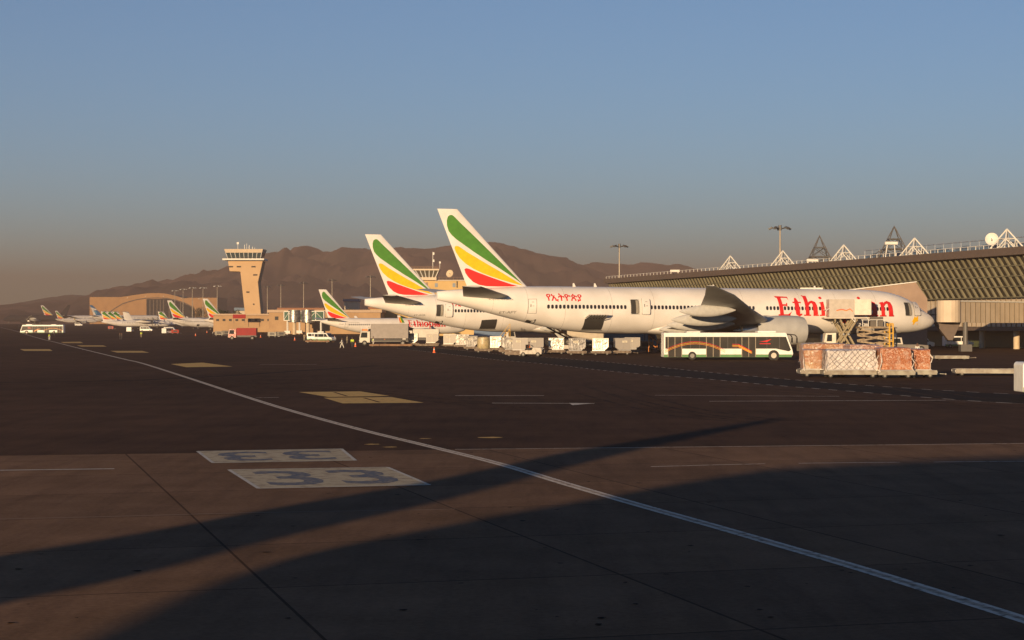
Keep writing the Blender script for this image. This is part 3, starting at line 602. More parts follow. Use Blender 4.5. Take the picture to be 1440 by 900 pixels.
def big777(name, loc, yaw, pitch, label, group, reg, first):
    root, wrap, skin, L2, fo = airliner(name, SP777, loc, yaw, pitch, label, group)
    for s in (1, -1):
        (open_door if first else shut_door)(root, wrap, 5.6, 5.05, side=s) if s == 1 else shut_door(root, wrap, 6.0, 5.05, side=s)
        if s == 1: open_door(root, wrap, 46.8, 5.05)
        (shut_door if (first or s == -1) else open_door)(root, wrap, 60.9, 5.05, side=s)
        mapped('airline_title', serif_polys('Ethiopian', 2.75, 18.2), wrap(26.2 if s == 1 else 7, 4.95, s, .025), TITLE, root, .3)
    hold_door(root, wrap, 52.4, 2.95, 2.7, 2.1, first)
    hold_door(root, wrap, 60.7, 3.75, 1.15, 1.25, False)
    small('የኢትዮጵያ', 'amharic_title', root, wrap, 59.0, 6.6, 1.22, TITLE, 1.05, 1, .02)
    small(reg, 'registration', root, wrap, 65.0, 5.05, .42, SKINL, 1.1)
    small('BOEING 777-300ER', 'type_writing', root, wrap, 66.6, 6.75, .17, SKINL, 1.6)
    # nose emblem
    mapped('nose_emblem', [[(-.1, 0), (.1, .1), (.35, .5), (.75, .55), (.45, .8), (.7, 1.35), (.3, 1.1), (.05, 1.3), (.0, .7), (-.35, .55), (-.1, .4)], [(.5, .2), (.8, .05), (.7, .3)]], wrap(4.6, 3.75, 1, .025), YELL, root, .3)
    # nose gear doors, antennas
    for a in (10.8, 17, 22.5, 31, 36, 44, 50, 56.5, 61.5, 66):
        zc_, h_ = (interp(SP777['fus'], a)[0] + interp(SP777['fus'], a)[1]) / 2, (interp(SP777['fus'], a)[0] - interp(SP777['fus'], a)[1]) / 2
        mapped('panel_joint', [[(-.018, 0), (.018, 0), (.018, h_ * 2.7), (-.018, h_ * 2.7)]], wrap(a, zc_ - h_ * .97, 1, .008), M('joint_grey', (.42, .40, .37), .5), root, .4)
    mb = MB(); mb.box((L2 - 7.4, -.75, 2.15), (2.0, .06, .95)); mb.box((L2 - 7.4, .75, 2.15), (2.0, .06, .95)); d = mb.build('nose_gear_door', WHITE, root)
    small777 = MB(); small777.bar((L2 - 6.2, 0, .6), (L2 - 8.2, 0, 2.6), .08); small777.build('drag_brace', STEEL, root)
    for a in (18.5, 33.8, 51, 54): MB().prism([(L2 - a, 8.6), (L2 - a - .45, 8.6), (L2 - a - .42, 9.1), (L2 - a - .25, 9.1)], -.03, .03).build('antenna', WHITE, root)
    mb = MB(); lifting(mb, [(3.3, 39.8, 43.5, 2.9, .1), (9.0, 40.7, 43.8, 3.35, .1)], L2, False, 1); mb.build('inboard_flap', WINGG, root, True)
    mb = MB(); lifting(mb, [(11.5, 41.3, 43.8, 3.7, .1), (22.5, 45.0, 46.9, 5.35, .1)], L2, False, 1); mb.build('outboard_flap', WINGG, root, True)
    # main gear doors hanging open under the wing root
    mb = MB(); mb.prism([(L2 - 38.5, 3.2), (L2 - 41.0, 3.1), (L2 - 41.3, 2.2), (L2 - 40.6, 1.5), (L2 - 38.2, 1.5)], -4.3, -4.22); mb.build('main_gear_door', BELLY, root)
    return root
A = R(18.6)
def place777(xm, ym, L=73.1, am=37.0):
    k = L / 2 - am                      # model origin is mid fuselage
    return (xm - k * math.cos(A), ym - k * math.sin(A))
x7, y7 = place777(24.51, 254.4)
big777('wide_body_airliner', (x7, y7, .17), A, R(-.22), 'nearest white airliner with its whole red title, hold doors open beside the silver containers', 'white wide-body airliners with striped tails', 'ET-APY', True)
x8, y8 = place777(24.51 - 14.6, 254.4 + 68)
big777('wide_body_airliner', (x8, y8, .1), A, R(-.2), 'second white airliner, mostly hidden behind the nearest one, only its tail and rear fuselage showing', 'white wide-body airliners with striped tails', 'ET-AQL', False)

# ------------------------------------------------------------------ unseen aircraft behind the camera (shaped to cast the long foreground shadows)
def shadow_aircraft():
    # the outline of the long shadows on the apron, followed back along the sunlight to shape the unseen body and fin
    a = Vector((.87, .493, 0)).normalized(); n = Vector((-a.y, a.x, 0)); base = -9.0 * n; TN = math.tan(SUN_EL)
    u = Vector((math.sin(SUN_AZ), math.cos(SUN_AZ), 0)); FB = 4.3
    root = empty('shadow_airliner', (base.x, base.y, 0), math.atan2(a.y, a.x), 'unseen white airliner behind the camera, its body and fin shaped to cast the foreground shadow', 'aeroplane')
    prof = []
    for c in ((130, 900), (220, 855), (300, 823), (360, 802), (440, 778), (550, 755), (640, 738), (720, 722), (820, 705), (930, 685), (1000, 673), (1090, 659), (1200, 652), (1300, 648.5), (1440, 645)):
        g = G(*c); d = Vector((g[0], g[1], 0)) - base; t = n.dot(d) / n.dot(u); prof.append((a.dot(d) - t * a.dot(u), t * TN))
    top = prof[-1][1]
    outline = [(prof[0][0] + 3.5, FB)] + prof + [(13, top), (19, top * .93), (23, top * .7), (24.5, top * .5), (22, FB + .4), (17, FB)]
    # rounded body: the outline swept through narrowing slices
    mb = MB(); cz = (top + FB) / 2; lay = [(-2.3, .35), (-2.2, .6), (-1.7, .82), (-1.0, .95), (0, 1.0), (1.0, .95), (1.7, .82), (2.2, .6), (2.3, .35)]
    mb.loft([[(x, y * max(.06, min(1, (x + 25) / 14)), cz + (z - cz) * k if x > -14 else cz + (z - cz) * (1 - (1 - k) * .02)) for x, z in outline] for y, k in lay])
    mb.build('fuselage', WHITE, root)
    S = prof[5][0] - 2.5
    def solve(c):
        g = G(*c); d = Vector((g[0], g[1], 0)) - base; h = (a.dot(d) - S) / a.dot(u) * TN; r = d - u * (h / TN); return (n.dot(r), h)
    lo = [solve(c) for c in ((0, 850), (200, 809), (400, 755), (600, 710), (700, 685), (800, 657), (900, 632), (1000, 611), (1105, 589.5))]
    up = [solve(c) for c in ((1090, 588.5), (1000, 602), (900, 619), (800, 635), (700, 657), (600, 678), (400, 712), (200, 750), (0, 781))]
    poly = [(lo[0][0], 4.4)] + lo + up + [(up[-1][0], 4.4)]
    MB().prism(poly, S - .06, S, 'x').build('shadow_fin', WHITE, root)  # fin outline invented to cast the long narrow shadow
    MB().bb(S + .01, S + 6, -.5, .5, 4.4, 5.1).build('fin_link', WHITE, root)
    for s_, y_ in ((17, 0), (-1, 4.0), (-1, -4.0)):
        m = MB(); m.bar((s_, y_, .5), (s_, y_ * .5, 4.6), .16); m.build('gear_strut', STEEL, root); wheel(root, s_, y_, .6, .45)
shadow_aircraft()

# ------------------------------------------------------------------ main terminal
TAN = M('tan_render', (.42, .27, .14), .8, 0, (.35, .22, .115), .25)
YTAN = M('yellow_render', (.58, .40, .17), .8, 0, (.50, .34, .14), .2)
PINKT = M('pale_panel', (.54, .45, .34), .6, 0, (.46, .38, .28), .5)
OLIVE = M('olive_louvre', (.27, .25, .165), .55, .2, (.20, .185, .12), .4)
FASC = M('brown_fascia', (.115, .085, .068), .6)
WMET = M('white_steel', (.70, .68, .62), .5)
DSTL = M('dark_steel', (.10, .095, .09), .5)
BLUEG = M('blue_glazing', (.09, .15, .24), .2)
CONCR = M('column_concrete', (.55, .44, .30), .75)
def FX(Y): return 153.7 - .2545 * Y
td = Vector((.2466, -.9691, 0)); tn_ = Vector((-.9691, -.2466, 0))           # along the facade towards the camera; out of the facade
TO = Vector((FX(494), 494, 0)); TL = 262
term = empty('terminal_building', TO, 0, 'long airport terminal with slanting olive louvred facade and glazed lower floor', 'terminal')
def TP(l, o, z): v = td * l + tn_ * o; return (v.x, v.y, z)
def tq(mb, l0, l1, o0, o1, z0, z1):
    c = [TP(l, o, z) for l in (l0, l1) for o in (o0, o1) for z in (z0, z1)]
    mb.add(c, [(0, 1, 3, 2), (4, 6, 7, 5), (0, 4, 5, 1), (2, 3, 7, 6), (0, 2, 6, 4), (1, 5, 7, 3)])
mb = MB(); mb.add([TP(l, o, z) for l in (0, TL) for o, z in ((-60, 0), (-8, 0), (-8, 3.0), (0, 3.0), (0, 8.05), (1.6, 14.4), (-60, 14.4))], [(0, 1, 2, 3, 4, 5, 6), (13, 12, 11, 10, 9, 8, 7)] + [(k, k + 7, (k + 1) % 7 + 7, (k + 1) % 7) for k in range(7)])
mb.build('glazed_hall', M('hall_glass', (.045, .04, .028), .3, 0, (.02, .02, .016), .3), term)
mb = MB(); tq(mb, -3, TL, -60, 3.2, 14.55, 15.75); mb.build('roof_fascia', FASC, term)
mb = MB()
l = -2.0
while l < TL + 4:
    a = Vector(TP(l, 1.95, 14.5)); b = Vector(TP(l + 4.6, .35, 8.1)); wv = td * .20; o_ = tn_ * .32
    v = [a - wv, a + wv, b + wv, b - wv]; v2 = [q + o_ for q in v]; mb.add(v + v2, [(0, 1, 2, 3), (7, 6, 5, 4), (0, 4, 5, 1), (1, 5, 6, 2), (2, 6, 7, 3), (3, 7, 4, 0)]); l += 2.0
mb.build('louvre_screen', OLIVE, term)
mb = MB()
for z in (8.05, 9.7, 11.3, 12.9): o = .45 + (z - 8.05) * .25; tq(mb, 0, TL, o + .05, o + .22, z, z + .18)
mb.build('louvre_rail', M('olive_rail', (.14, .13, .08), .6), term)
mb = MB(); l = 0
while l < TL: tq(mb, l, l + 3.0, .02, .12, 3.5, 5.4); tq(mb, l, l + 3.0, .02, .12, 5.6, 7.8); l += 3.2
mb.build('wall_panels', PINKT, term)
mb = MB(); l = 0
while l < TL: tq(mb, l + 3.02, l + 3.14, .04, .24, 3.45, 7.9); l += 1.6
mb.build('mullions', M('bronze_mullion', (.20, .16, .11), .5), term)
mb = MB(); tq(mb, 0, TL, -8, .5, 2.85, 3.4); mb.build('floor_slab', FASC, term)
cb = None
for k in range(16):
    l = TL - 2 - k * 11.0
    if k > 9: break
    m = MB(); p = TP(l, -.6, 0); m.bar(p, (p[0], p[1], 2.84), .48, 16); m.build('column', CONCR, term)
mb = MB(); tq(mb, 150, TL, -7.9, -7.8, 0, 2.5)
mb.build('ground_floor_glazing', M('green_glass', (.08, .10, .05), .3), term)
mb = MB(); tq(mb, 204, 206.4, -4, -3, 0, 1.5); mb.build('orange_cabinet', M('orange_cabinet', (.45, .16, .04), .6), term)
mb = MB(); l = -2
while l < TL:
    p = TP(l, 2.8, 15.7); mb.bar(p, (p[0], p[1], 16.35), .055, 5); l += 2.6
mb.bar(TP(-2, 2.8, 16.35), TP(TL, 2.8, 16.35), .04, 5); mb.build('roof_railing', WMET, term)
for k, Y in enumerate((413.7, 384.8, 355.9, 327.3, 296.3, 266)):
    l = (494 - Y) / .9691; m = MB(); hgt = 3.1
    ap = Vector(TP(l, .5, 15.75 + hgt)); bs = [Vector(TP(l + i * 2.3, .5 + j * 1.7, 15.8)) for i, j in ((-1, -1), (1, -1), (1, 1), (-1, 1))]
    for i, b_ in enumerate(bs): m.bar(b_, ap, .12, 6); m.bar(b_, bs[(i + 1) % 4], .09, 6)
    for i in range(4):
        e = bs[i].lerp(bs[(i + 1) % 4], .5); m.bar(e, bs[i].lerp(ap, .5), .09, 5); m.bar(e, bs[(i + 1) % 4].lerp(ap, .5), .09, 5); m.bar(bs[i].lerp(ap, .5), bs[(i + 1) % 4].lerp(ap, .5), .09, 5)
    m.build('roof_truss', WMET, term)
for Y, X_, h in ((392, 64.0, 6.6), (350, 71.0, 6.4), (300, 90, 6)):
    m = MB(); c = Vector((X_ - TO.x, Y - TO.y, 15.7)); hw = 2.8
    for i, j in ((-1, -1), (1, -1), (1, 1), (-1, 1)):
        b_ = c + Vector((i * hw, j * hw, 0)); ap = c + Vector((0, 0, h)); m.bar(b_, ap, .10, 5)
        i2, j2 = -j, i
        for q in (.33, .62):
            p = b_.lerp(ap, q); p2 = (c + Vector((i2 * hw, j2 * hw, 0))).lerp(ap, q); m.bar(p, p2, .12, 5); m.bar(b_.lerp(ap, q - .3), p2, .06, 4); m.bar((c + Vector((i2 * hw, j2 * hw, 0))).lerp(ap, q - .3), p, .06, 4)
        m.bar(b_ + Vector((i * 2.2, j * 2.2, 0)), b_.lerp(ap, .33), .07, 4)
    m.build('lattice_mast', DSTL, term)
mb = MB()
for k in range(52):
    l = 140 + k * 2.4; tq(mb, l, l + 1.9, -5.5, -5.2, 16.3, 17.0 + .3 * math.sin(k * 1.7)); 
mb.build('roof_glazing', BLUEG, term)
mb = MB()
for k in range(40):
    l = 140 + k * 3.2; p = TP(l, -5.0, 15.7); mb.bar(p, (p[0], p[1], 18.0), .07, 5)
mb.bar(TP(140, -5, 17.9), TP(TL, -5, 17.9), .08, 5); mb.bar(TP(140, -5, 16.9), TP(TL, -5, 16.9), .06, 5); mb.build('roof_gallery', M('grey_blue_steel', (.22, .26, .33), .4), term)
def dish(parent, loc, r, az, mat=WMET):
    m = MB(); n = 20; c = Vector(loc); d = Vector((math.sin(az), -math.cos(az), .25)).normalized(); a = d.orthogonal().normalized(); b = d.cross(a)
    rings = [[c + d * (.35 * r * q * q) + (a * math.cos(6.2832 * k / n) + b * math.sin(6.2832 * k / n)) * r * q for k in range(n)] for q in (.02, .35, .7, 1.0)]
    rings += [[v - d * .06 for v in rg] for rg in rings[::-1]]
    m.loft(rings); o = m.build('satellite_dish', mat, parent, True); m = MB(); m.bar(c, c + d * r * .8, .05, 5); m.bar(c, c + Vector((0, 0, -r * 1.3)), .12, 6); m.build('dish_mount', DSTL, o); return o
dp = Vector((PX(1395, 305), 305, 0)) - TO; dish(term, (dp.x, dp.y, PZ(337, 305)), 1.05, R(-20))
for px, py, Y in ((943, 381, 440), (1135, 366, 375), (1245, 342, 335)):
    v = Vector((PX(px, Y) + 1, Y, 0)) - TO; m = MB(); m.box((v.x, v.y, PZ(py, Y)), (2.2, 1, .5)); m.bar((v.x - 1, v.y, 15.7), (v.x - .6, v.y, PZ(py, Y)), .1); m.bar((v.x + .8, v.y, 15.7), (v.x + .6, v.y, PZ(py, Y)), .1); m.build('roof_unit', WMET, term)

# brown stair block and gate bridge beside the nearest airliner
Yb = 288
m = empty('stair_block', (PX(1240, Yb), Yb, 0), 0, 'brown windowless sloping block rising above the nose of the nearest airliner', 'building')
X = lambda px: PX(px, Yb) - PX(1240, Yb)
MB().prism([(X(1168), 0), (X(1304), 0), (X(1304), PZ(420, Yb)), (X(1288), PZ(397, Yb)), (X(1168), PZ(411.5, Yb))], 0, 4).build('wall', M('brown_panel', (.30, .21, .155), .7, 0, (.25, .175, .13), .6), m)
MB().prism([(X(1168), PZ(411.5, Yb) + .004), (X(1288), PZ(397, Yb) + .004), (X(1289), PZ(395.6, Yb)), (X(1168), PZ(410, Yb))], -.25, 4.2).build('coping', WMET, m)
br = empty('boarding_bridge', (PX(1334, 270), 270, 0), 0, 'pale panelled boarding bridge joining the nearest airliner nose to the terminal', 'boarding bridge')
P0 = Vector((0, 0, 0)); P1 = Vector((FX(288) - .5 - PX(1334, 270), 18, 0)); d = (P1 - P0).normalized(); n_ = Vector((d.y, -d.x, 0)); ln = (P1 - P0).length; rz = math.atan2(d.y, d.x)
c = (P0 + P1) / 2; tun = MB().box((c.x, c.y, 5.6), (ln, 2.8, 3.0), rz).build('tunnel', PINKT, br)
m = MB()
for k in range(int(ln / 1.4)): q = d * (k * 1.4 + .7) + n_ * 1.44; m.box((q.x, q.y, 5.6), (.10, .1, 2.9), rz)
m.build('panel_ribs', M('bronze_mullion', (.2, .16, .11)), tun)
MB().box((c.x, c.y, 7.22), (ln + .3, 3.1, .2), rz).build('tunnel_roof', WMET, br)
m = MB(); m.bar((0, 0, 4.2), (0, 0, 7.3), 1.7, 20); m.build('rotunda', PINKT, br)
m = MB(); m.bar((2.5, .5, 0), (2.5, .5, 4.2), .35, 10); m.box((2.5, .5, .5), (1.6, 1.6, 1.0)); m.build('support_leg', DSTL, br)
m = MB(); m.prism([(-1.8, 4.2), (2.0, 4.2), (.8, 1.6), (.2, 1.6)], 1, 2.2); m.build('cab_bracket', FASC, br)

# ------------------------------------------------------------------ light masts
def mast(px, ytop, label, heads, h=25.0):
    D = 600.0
    for _ in range(30): D = FPX * (h + gz(D) - CH) / (HZ - ytop)
    t = empty('light_mast', (PX(px, D), D, gz(D)), 0, label, 'light mast', 'tall floodlight masts')
    m = MB(); m.bar((0, 0, 0), (0, 0, h - .4), .38, 10, .16); m.build('pole', M('galvanised', (.30, .26, .21), .5, .3), t)
    m = MB(); n = 5
    for k in range(n): a = 6.2832 * k / n + .3; m.bar((0, 0, h - .6), (2.0 * math.cos(a), 2.0 * math.sin(a), h - .3), .1, 6)
    m.bar((0, 0, h - .9), (0, 0, h + .2), .35, 10); m.build('head_frame', DSTL, t)
    for k in range(n):
        a = 6.2832 * k / n + .3; MB().box((2.1 * math.cos(a), 2.1 * math.sin(a), h - .45), (.9, .6, .35), a, 0, R(25)).build('floodlight', DGREY if heads == 'dark' else WMET, t)
for px, y, w, hd in ((871, 344, 'light mast standing behind the rear half of the nearest airliner', 'dark'), (1097, 318, 'tallest light mast, above the red title of the nearest airliner', 'dark'),
                 (521, 388, 'light mast just left of the second airliner tail', 'dark'), (467, 393, 'light mast behind the tail of the narrow-body airliner at the jet bridges', 'dark'), (427, 397, 'light mast above the green glazed bridges, third right of the control tower', 'dark'),
                 (395, 400.5, 'second light mast right of the control tower', 'dark'), (376, 402.5, 'light mast nearest the right side of the control tower', 'dark'),
                 (305.5, 401.5, 'white-headed light mast at the right end of the hangar', 'w'), (285.5, 404, 'second white-headed mast from the right end of the hangar', 'w'), (270.5, 404, 'third white-headed mast from the right end of the hangar', 'w'),
                 (257.5, 406, 'white-headed mast in front of the right half of the hangar arch', 'w'), (246, 408, 'leftmost white-headed mast above the hangar arch', 'w')):
    mast(px, y, w, hd)

# ------------------------------------------------------------------ control tower
D = 800; k_ = D / FPX
ct = empty('control_tower', (PX(355, D), D, gz(D)), 0, 'tan concrete control tower with a glazed cab overhanging its leaning shaft', 'control tower')
g0 = gz(D); tx = lambda px: (px - 355) * k_; tz = lambda py: PZ(py, D) - g0
TT = M('tower_render', (.56, .38, .21), .8, 0, (.50, .33, .18), .15)
MB().prism([(tx(349), 0), (tx(371), 0), (tx(369), tz(440)), (tx(365), tz(397)), (tx(371.7), tz(367.5)), (tx(322.5), tz(367.5)), (tx(325), tz(382)), (tx(340), tz(382.5))], -4.5, 4.5).build('shaft', TT, ct, bevel=.3)
m = MB(); m.box((tx(345), 0, tz(365.3)), (58 * k_, 13, .7)); m.build('balcony', WMET, ct)
m = MB()
for sx in (-1, 1): m.bar((tx(345) + sx * 8.6, -6.4, tz(364.5)), (tx(345) + sx * 8.6, -6.4, tz(362)), .06)
m.bar((tx(316.3), -6.4, tz(362.2)), (tx(373.8), -6.4, tz(362.2)), .06); m.build('railing', DSTL, ct)
def frus(x0, x1, x2, x3, z0, z1, y0, y1): return [(x0, -y0, z0), (x1, -y0, z0), (x1, y0, z0), (x0, y0, z0)], [(x2, -y1, z1), (x3, -y1, z1), (x3, y1, z1), (x2, y1, z1)]
m = MB(); m.loft(list(frus(tx(323), tx(368.5), tx(320.5), tx(370.5), tz(364), tz(356), 5.2, 5.9))); cab = m.build('cab_glazing', M('cab_glass', (.05, .075, .085), .15), ct)
m = MB()
for i in range(9):
    t = i / 8; m.bar((tx(323) + (tx(368.5) - tx(323)) * t, -5.22, tz(364)), (tx(320.5) + (tx(370.5) - tx(320.5)) * t, -5.95, tz(356)), .16, 5)
m.build('cab_mullions', WMET, cab)
m = MB(); m.loft(list(frus(tx(320), tx(371), tx(318.3), tx(372.5), tz(356), tz(351), 6.0, 6.4))); m.build('cab_roof', M('tower_trim', (.66, .53, .38), .7), ct)
for px, py, w in ((327, 375.5, 6), (338, 375.5, 6), (358.5, 375.5, 6), (361, 387, 6), (350.7, 411, 4.5), (358.8, 428, 2.2)):
    MB().box((tx(px), -4.52, tz(py)), (w * k_, .1, 2.0 * k_)).build('slot_window', DARK, ct)
m = MB()
for px, h, r in ((334.5, 10, .12), (344, 7, .15), (347, 9, .1), (350.5, 6, .2), (355, 4, .15), (358, 3, .1)): m.bar((tx(px), 0, tz(351)), (tx(px), 0, tz(351 - h)), r, 5)
m.box((tx(334.5), 0, tz(342)), (.9, .5, .9)); m.build('antennas', WMET, ct)
# ------------------------------------------------------------------ hangar
D = 2050; k_ = D / FPX; g0 = gz(D); tx = lambda px: (px - 215) * k_; tz = lambda py: PZ(py, D) - g0
hg = empty('hangar', (PX(215, D), D, g0), 0, 'wide tan hangar with an arched roof and dark sliding doors', 'hangar')
arch = [(170, 417.7), (178, 416.6), (188, 415), (199, 413.4), (207, 412.6), (215, 412.2), (224, 412.3), (232, 412.8), (240, 414.3), (247, 416), (254, 418.3), (260, 419.4)]
MB().prism([(tx(126), 0)] + [(tx(126), tz(417.7))] + [(tx(a), tz(b)) for a, b in arch] + [(tx(264), tz(418.8)), (tx(305.8), tz(418.6)), (tx(305.8), 0)], 0, 70).build('wall', M('hangar_render', (.44, .25, .115), .8, 0, (.38, .215, .10), .15), hg)
lowa = [(148, 446), (154.8, 437.5), (163, 432), (172.5, 426.5), (182, 423.3), (193, 420.5), (204, 418.9), (220, 418.2), (235, 418.8), (247, 421.2), (260, 425.5), (268, 429.5), (275, 436)]
m = MB()
for (a, b), (c, d) in zip(lowa, lowa[1:]): m.add([(tx(a), -.5, tz(b)), (tx(c), -.5, tz(d)), (tx(c), -.5, tz(d + 1.3)), (tx(a), -.5, tz(b + 1.3)), (tx(a), -.01, tz(b)), (tx(c), -.01, tz(d)), (tx(c), -.01, tz(d + 1.3)), (tx(a), -.01, tz(b + 1.3))], [(0, 1, 2, 3), (0, 4, 5, 1), (3, 2, 6, 7)])
m.build('arch_beam', M('grey_arch', (.11, .085, .07), .7), hg)
MB().prism([(tx(206), 0), (tx(206), tz(420.6)), (tx(235), tz(420.2)), (tx(247), tz(422.6)), (tx(260), tz(427)), (tx(268), tz(431)), (tx(274), tz(437.5)), (tx(274), 0)], -.3, -.003).build('sliding_doors', M('hangar_door', (.02, .022, .025), .8, 0, (.012, .013, .015), .4), hg)
m = MB()
for px in (211, 216, 221, 225.5, 230, 238, 246, 254): m.bb(tx(px) - .4, tx(px) + .4, -.6, -.31, 0, tz(421.5 if px < 240 else 425))
m.build('door_frames', M('door_frame_tan', (.17, .13, .10), .7), hg)
for px, py in ((179.5, 419), (205, 416.5), (230, 416.5), (255, 419.4), (280, 420)): MB().box((tx(px), -.4, tz(py)), (.9, .8, .6)).build('wall_lamp', WMET, hg)
# ------------------------------------------------------------------ old terminal, annexes
D = 620; g0 = gz(D)
def blk(name, label, px0, px1, ytop, D, depth, mat, cat='building', roof=None, roofh=0.9, windows=None):
    g = gz(D); X0, X1 = PX(px0, D), PX(px1, D); t = empty(name, ((X0 + X1) / 2, D, g), 0, label, cat); h = PZ(ytop, D) - g; w = (X1 - X0) / 2
    MB().bb(-w, w, 0, depth, 0, h).build('wall', mat, t)
    if roof: MB().bb(-w - .5, w + .5, -.6, depth + .5, h + .004, h + roofh).build('roof', roof, t)
    if windows:
        for wx, wy, ww, wh, m_ in windows:
            s_ = D / FPX; f = MB().box((PX(wx, D) - (X0 + X1) / 2, -.03, PZ(wy, D) - g), (ww * s_, .1, wh * s_)).build('window', m_, t)
    return t
TILE = M('roof_tiles', (.28, .13, .07), .8)
blk('old_terminal', 'low tan terminal wing with brown roof behind the green glazed bridges', 378, 535, 439.5, D, 30, TAN, 'terminal', M('pale_coping', (.46, .33, .22), .7), .9, [(x, 447.5, 5, 5, DARK) for x in range(389, 430, 13)])
t = blk('roof_block', 'brown tiled upper roof rising left of the light mast behind the old terminal', 392, 454, 436.5, 660, 20, TAN, 'building', TILE, .9)
blk('terminal_annex', 'plain yellow terminal wing seen under the second airliner tail', 520, 700, 434.5, 640, 30, YTAN, 'terminal', TILE, .7, [(x, 446, 2, 8, PINKT) for x in (540, 575)])
blk('flat_roof_building', 'long low tan building in front of the tower foot', 300, 392, 443.5, 700, 20, TAN, 'building', M('pale_coping', (.46, .33, .22), .7), .6, [(x, 450, 4, 3, DARK) for x in range(306, 390, 9)])
ot = blk('old_control_building', 'yellow block with the old glazed control room and rooftop dish', 577, 668, 394, 560, 18, YTAN, 'building', None, 0, [(600.3, 399.5, 2.6, 5, M('brown_pane', (.22, .12, .07), .4)), (613.5, 401, 4, 5.5, M('blue_pane', (.2, .25, .3), .3)), (638.5, 401, 4, 5.5, M('blue_pane', (.2, .25, .3), .3)), (642.8, 400, 1.6, 9, DARK), (613.5, 408.5, 3, 1.8, DARK)])
D = 560; g0 = gz(D); s_ = D / FPX; cx = (PX(577, D) + PX(668, D)) / 2; tx = lambda px: PX(px, D) - cx; tz = lambda py: PZ(py, D) - g0
m = MB(); m.bb(tx(612), tx(668), -.4, 0, tz(395), tz(393.6)); m.build('parapet', PINKT, ot)
m = MB(); m.loft([[(tx(586), -.5, tz(390)), (tx(612.5), -.5, tz(390)), (tx(612.5), 6, tz(390)), (tx(586), 6, tz(390))], [(tx(578), -1.5, tz(380.5)), (tx(617), -1.5, tz(380.5)), (tx(617), 7, tz(380.5)), (tx(578), 7, tz(380.5))]]); cg = m.build('control_room_glazing', M('cab_glass2', (.11, .10, .075), .25), ot)
m = MB()
for i in range(7): t = i / 6; m.bar((tx(586 + 26.5 * t), -.52, tz(390)), (tx(578 + 39 * t), -1.52, tz(380.5)), .17, 5)
m.build('control_room_mullions', WMET, cg)
m = MB(); m.bb(tx(575), tx(618), -1.9, 7.2, tz(380.4), tz(378.3)); m.build('control_room_roof', M('tower_trim', (.66, .53, .38)), ot)
m = MB(); m.bb(tx(586), tx(614), -1.3, 6, tz(394.0), tz(390.1)); m.build('control_room_base', M('tower_trim', (.66, .53, .38)), ot)
m = MB()
for px in range(576, 619, 4): m.bar((tx(px), -1.8, tz(378.3)), (tx(px), -1.8, tz(375.3)), .05, 4)
m.bar((tx(576), -1.8, tz(375.3)), (tx(618), -1.8, tz(375.3)), .06, 4); m.bar((tx(576), -1.8, tz(376.8)), (tx(618), -1.8, tz(376.8)), .05, 4)
for px in range(618, 668, 5): m.bar((tx(px), -.3, tz(393.6)), (tx(px), -.3, tz(390)), .05, 4)
m.bar((tx(616), -.3, tz(390)), (tx(666), -.3, tz(390)), .05, 4); m.build('railing', M('rail_brown', (.3, .2, .14)), ot)
m = MB(); m.bar((tx(608.5), 1, tz(378)), (tx(608.5), 1, tz(354)), .09, 5); m.box((tx(609.5), 1, tz(356.5)), (.5, .5, .7)); m.box((tx(609.5), 1, tz(366.5)), (.5, .5, .7)); m.bar((tx(618.3), 1, tz(378)), (tx(618.3), 1, tz(370)), .07, 5); m.box((tx(618.5), 1, tz(369)), (.5, .5, .6)); m.build('antenna', WMET, ot)
dish(ot, (tx(633), 1, tz(385)), 1.15, R(-25), M('cream_dish', (.62, .50, .34), .6))
blk('blue_roofed_shed', 'small shed with a blue roof beyond the fourth light mast', 484, 503, 424, 900, 12, PINKT, 'building', M('blue_roof', (.10, .16, .24), .6), 1.2)
blk('blue_roofed_shed', 'small blue-roofed shed just left of the tower foot', 331, 350, 437, 860, 12, PINKT, 'building', M('blue_roof', (.10, .16, .24), .6), 1.4)
D = 690; t = tag(MB().box((0, 0, 0), (18 * D / FPX, .3, 5.5 * D / FPX)).build('banner', M('banner_red', (.30, .012, .012), .8), None), 'plain red banner on the roof left of the tower foot', 'banner'); t.location = (PX(337, D), D - 1, PZ(445, D))
m = MB()
for sx in (-2, 2): m.bar((sx, .2, 0), (sx, .2, -2.4), .08)
m.build('banner_post', DSTL, t)

# ------------------------------------------------------------------ trees
LEAF = M('dark_foliage', (.05, .065, .025), .9, 0, (.02, .028, .012), .8)
BARK = M('bark', (.10, .07, .05), .9)
def tree(px, D, h, w, label, seed):
    rnd = random.Random(seed); t = empty('tree', (PX(px, D), D, gz(D)), 0, label, 'tree', 'dark trees near the hangar and tower')
    m = MB(); m.bar((0, 0, 0), (.2, 0, h * .5), .28, 7, .16)
    for k in range(5): a = k * 1.3; m.bar((.1, 0, h * .35), (w * .35 * math.cos(a), w * .35 * math.sin(a), h * .72), .12, 5, .05)
    m.build('trunk', BARK, t)
    m = MB(); cl = [(rnd.uniform(-.5, .5) * w, rnd.uniform(-.4, .4) * w, h * rnd.uniform(.42, .9), rnd.uniform(.12, .24) * w) for _ in range(16)]
    for cx, cy, cz, r in cl:
        for _ in range(110):
            v = Vector((rnd.gauss(0, 1), rnd.gauss(0, 1), rnd.gauss(0, 1))).normalized() * r * rnd.uniform(.5, 1.1); p = Vector((cx, cy, cz)) + v; s1 = rnd.uniform(.12, .3)
            a = Vector((rnd.uniform(-1, 1), rnd.uniform(-1, 1), rnd.uniform(-1, 1))).normalized(); b = a.orthogonal().normalized()
            m.add([p - a * s1, p + b * s1, p + a * s1, p - b * s1], [(0, 1, 2, 3)])
    m.build('crown', LEAF, t)
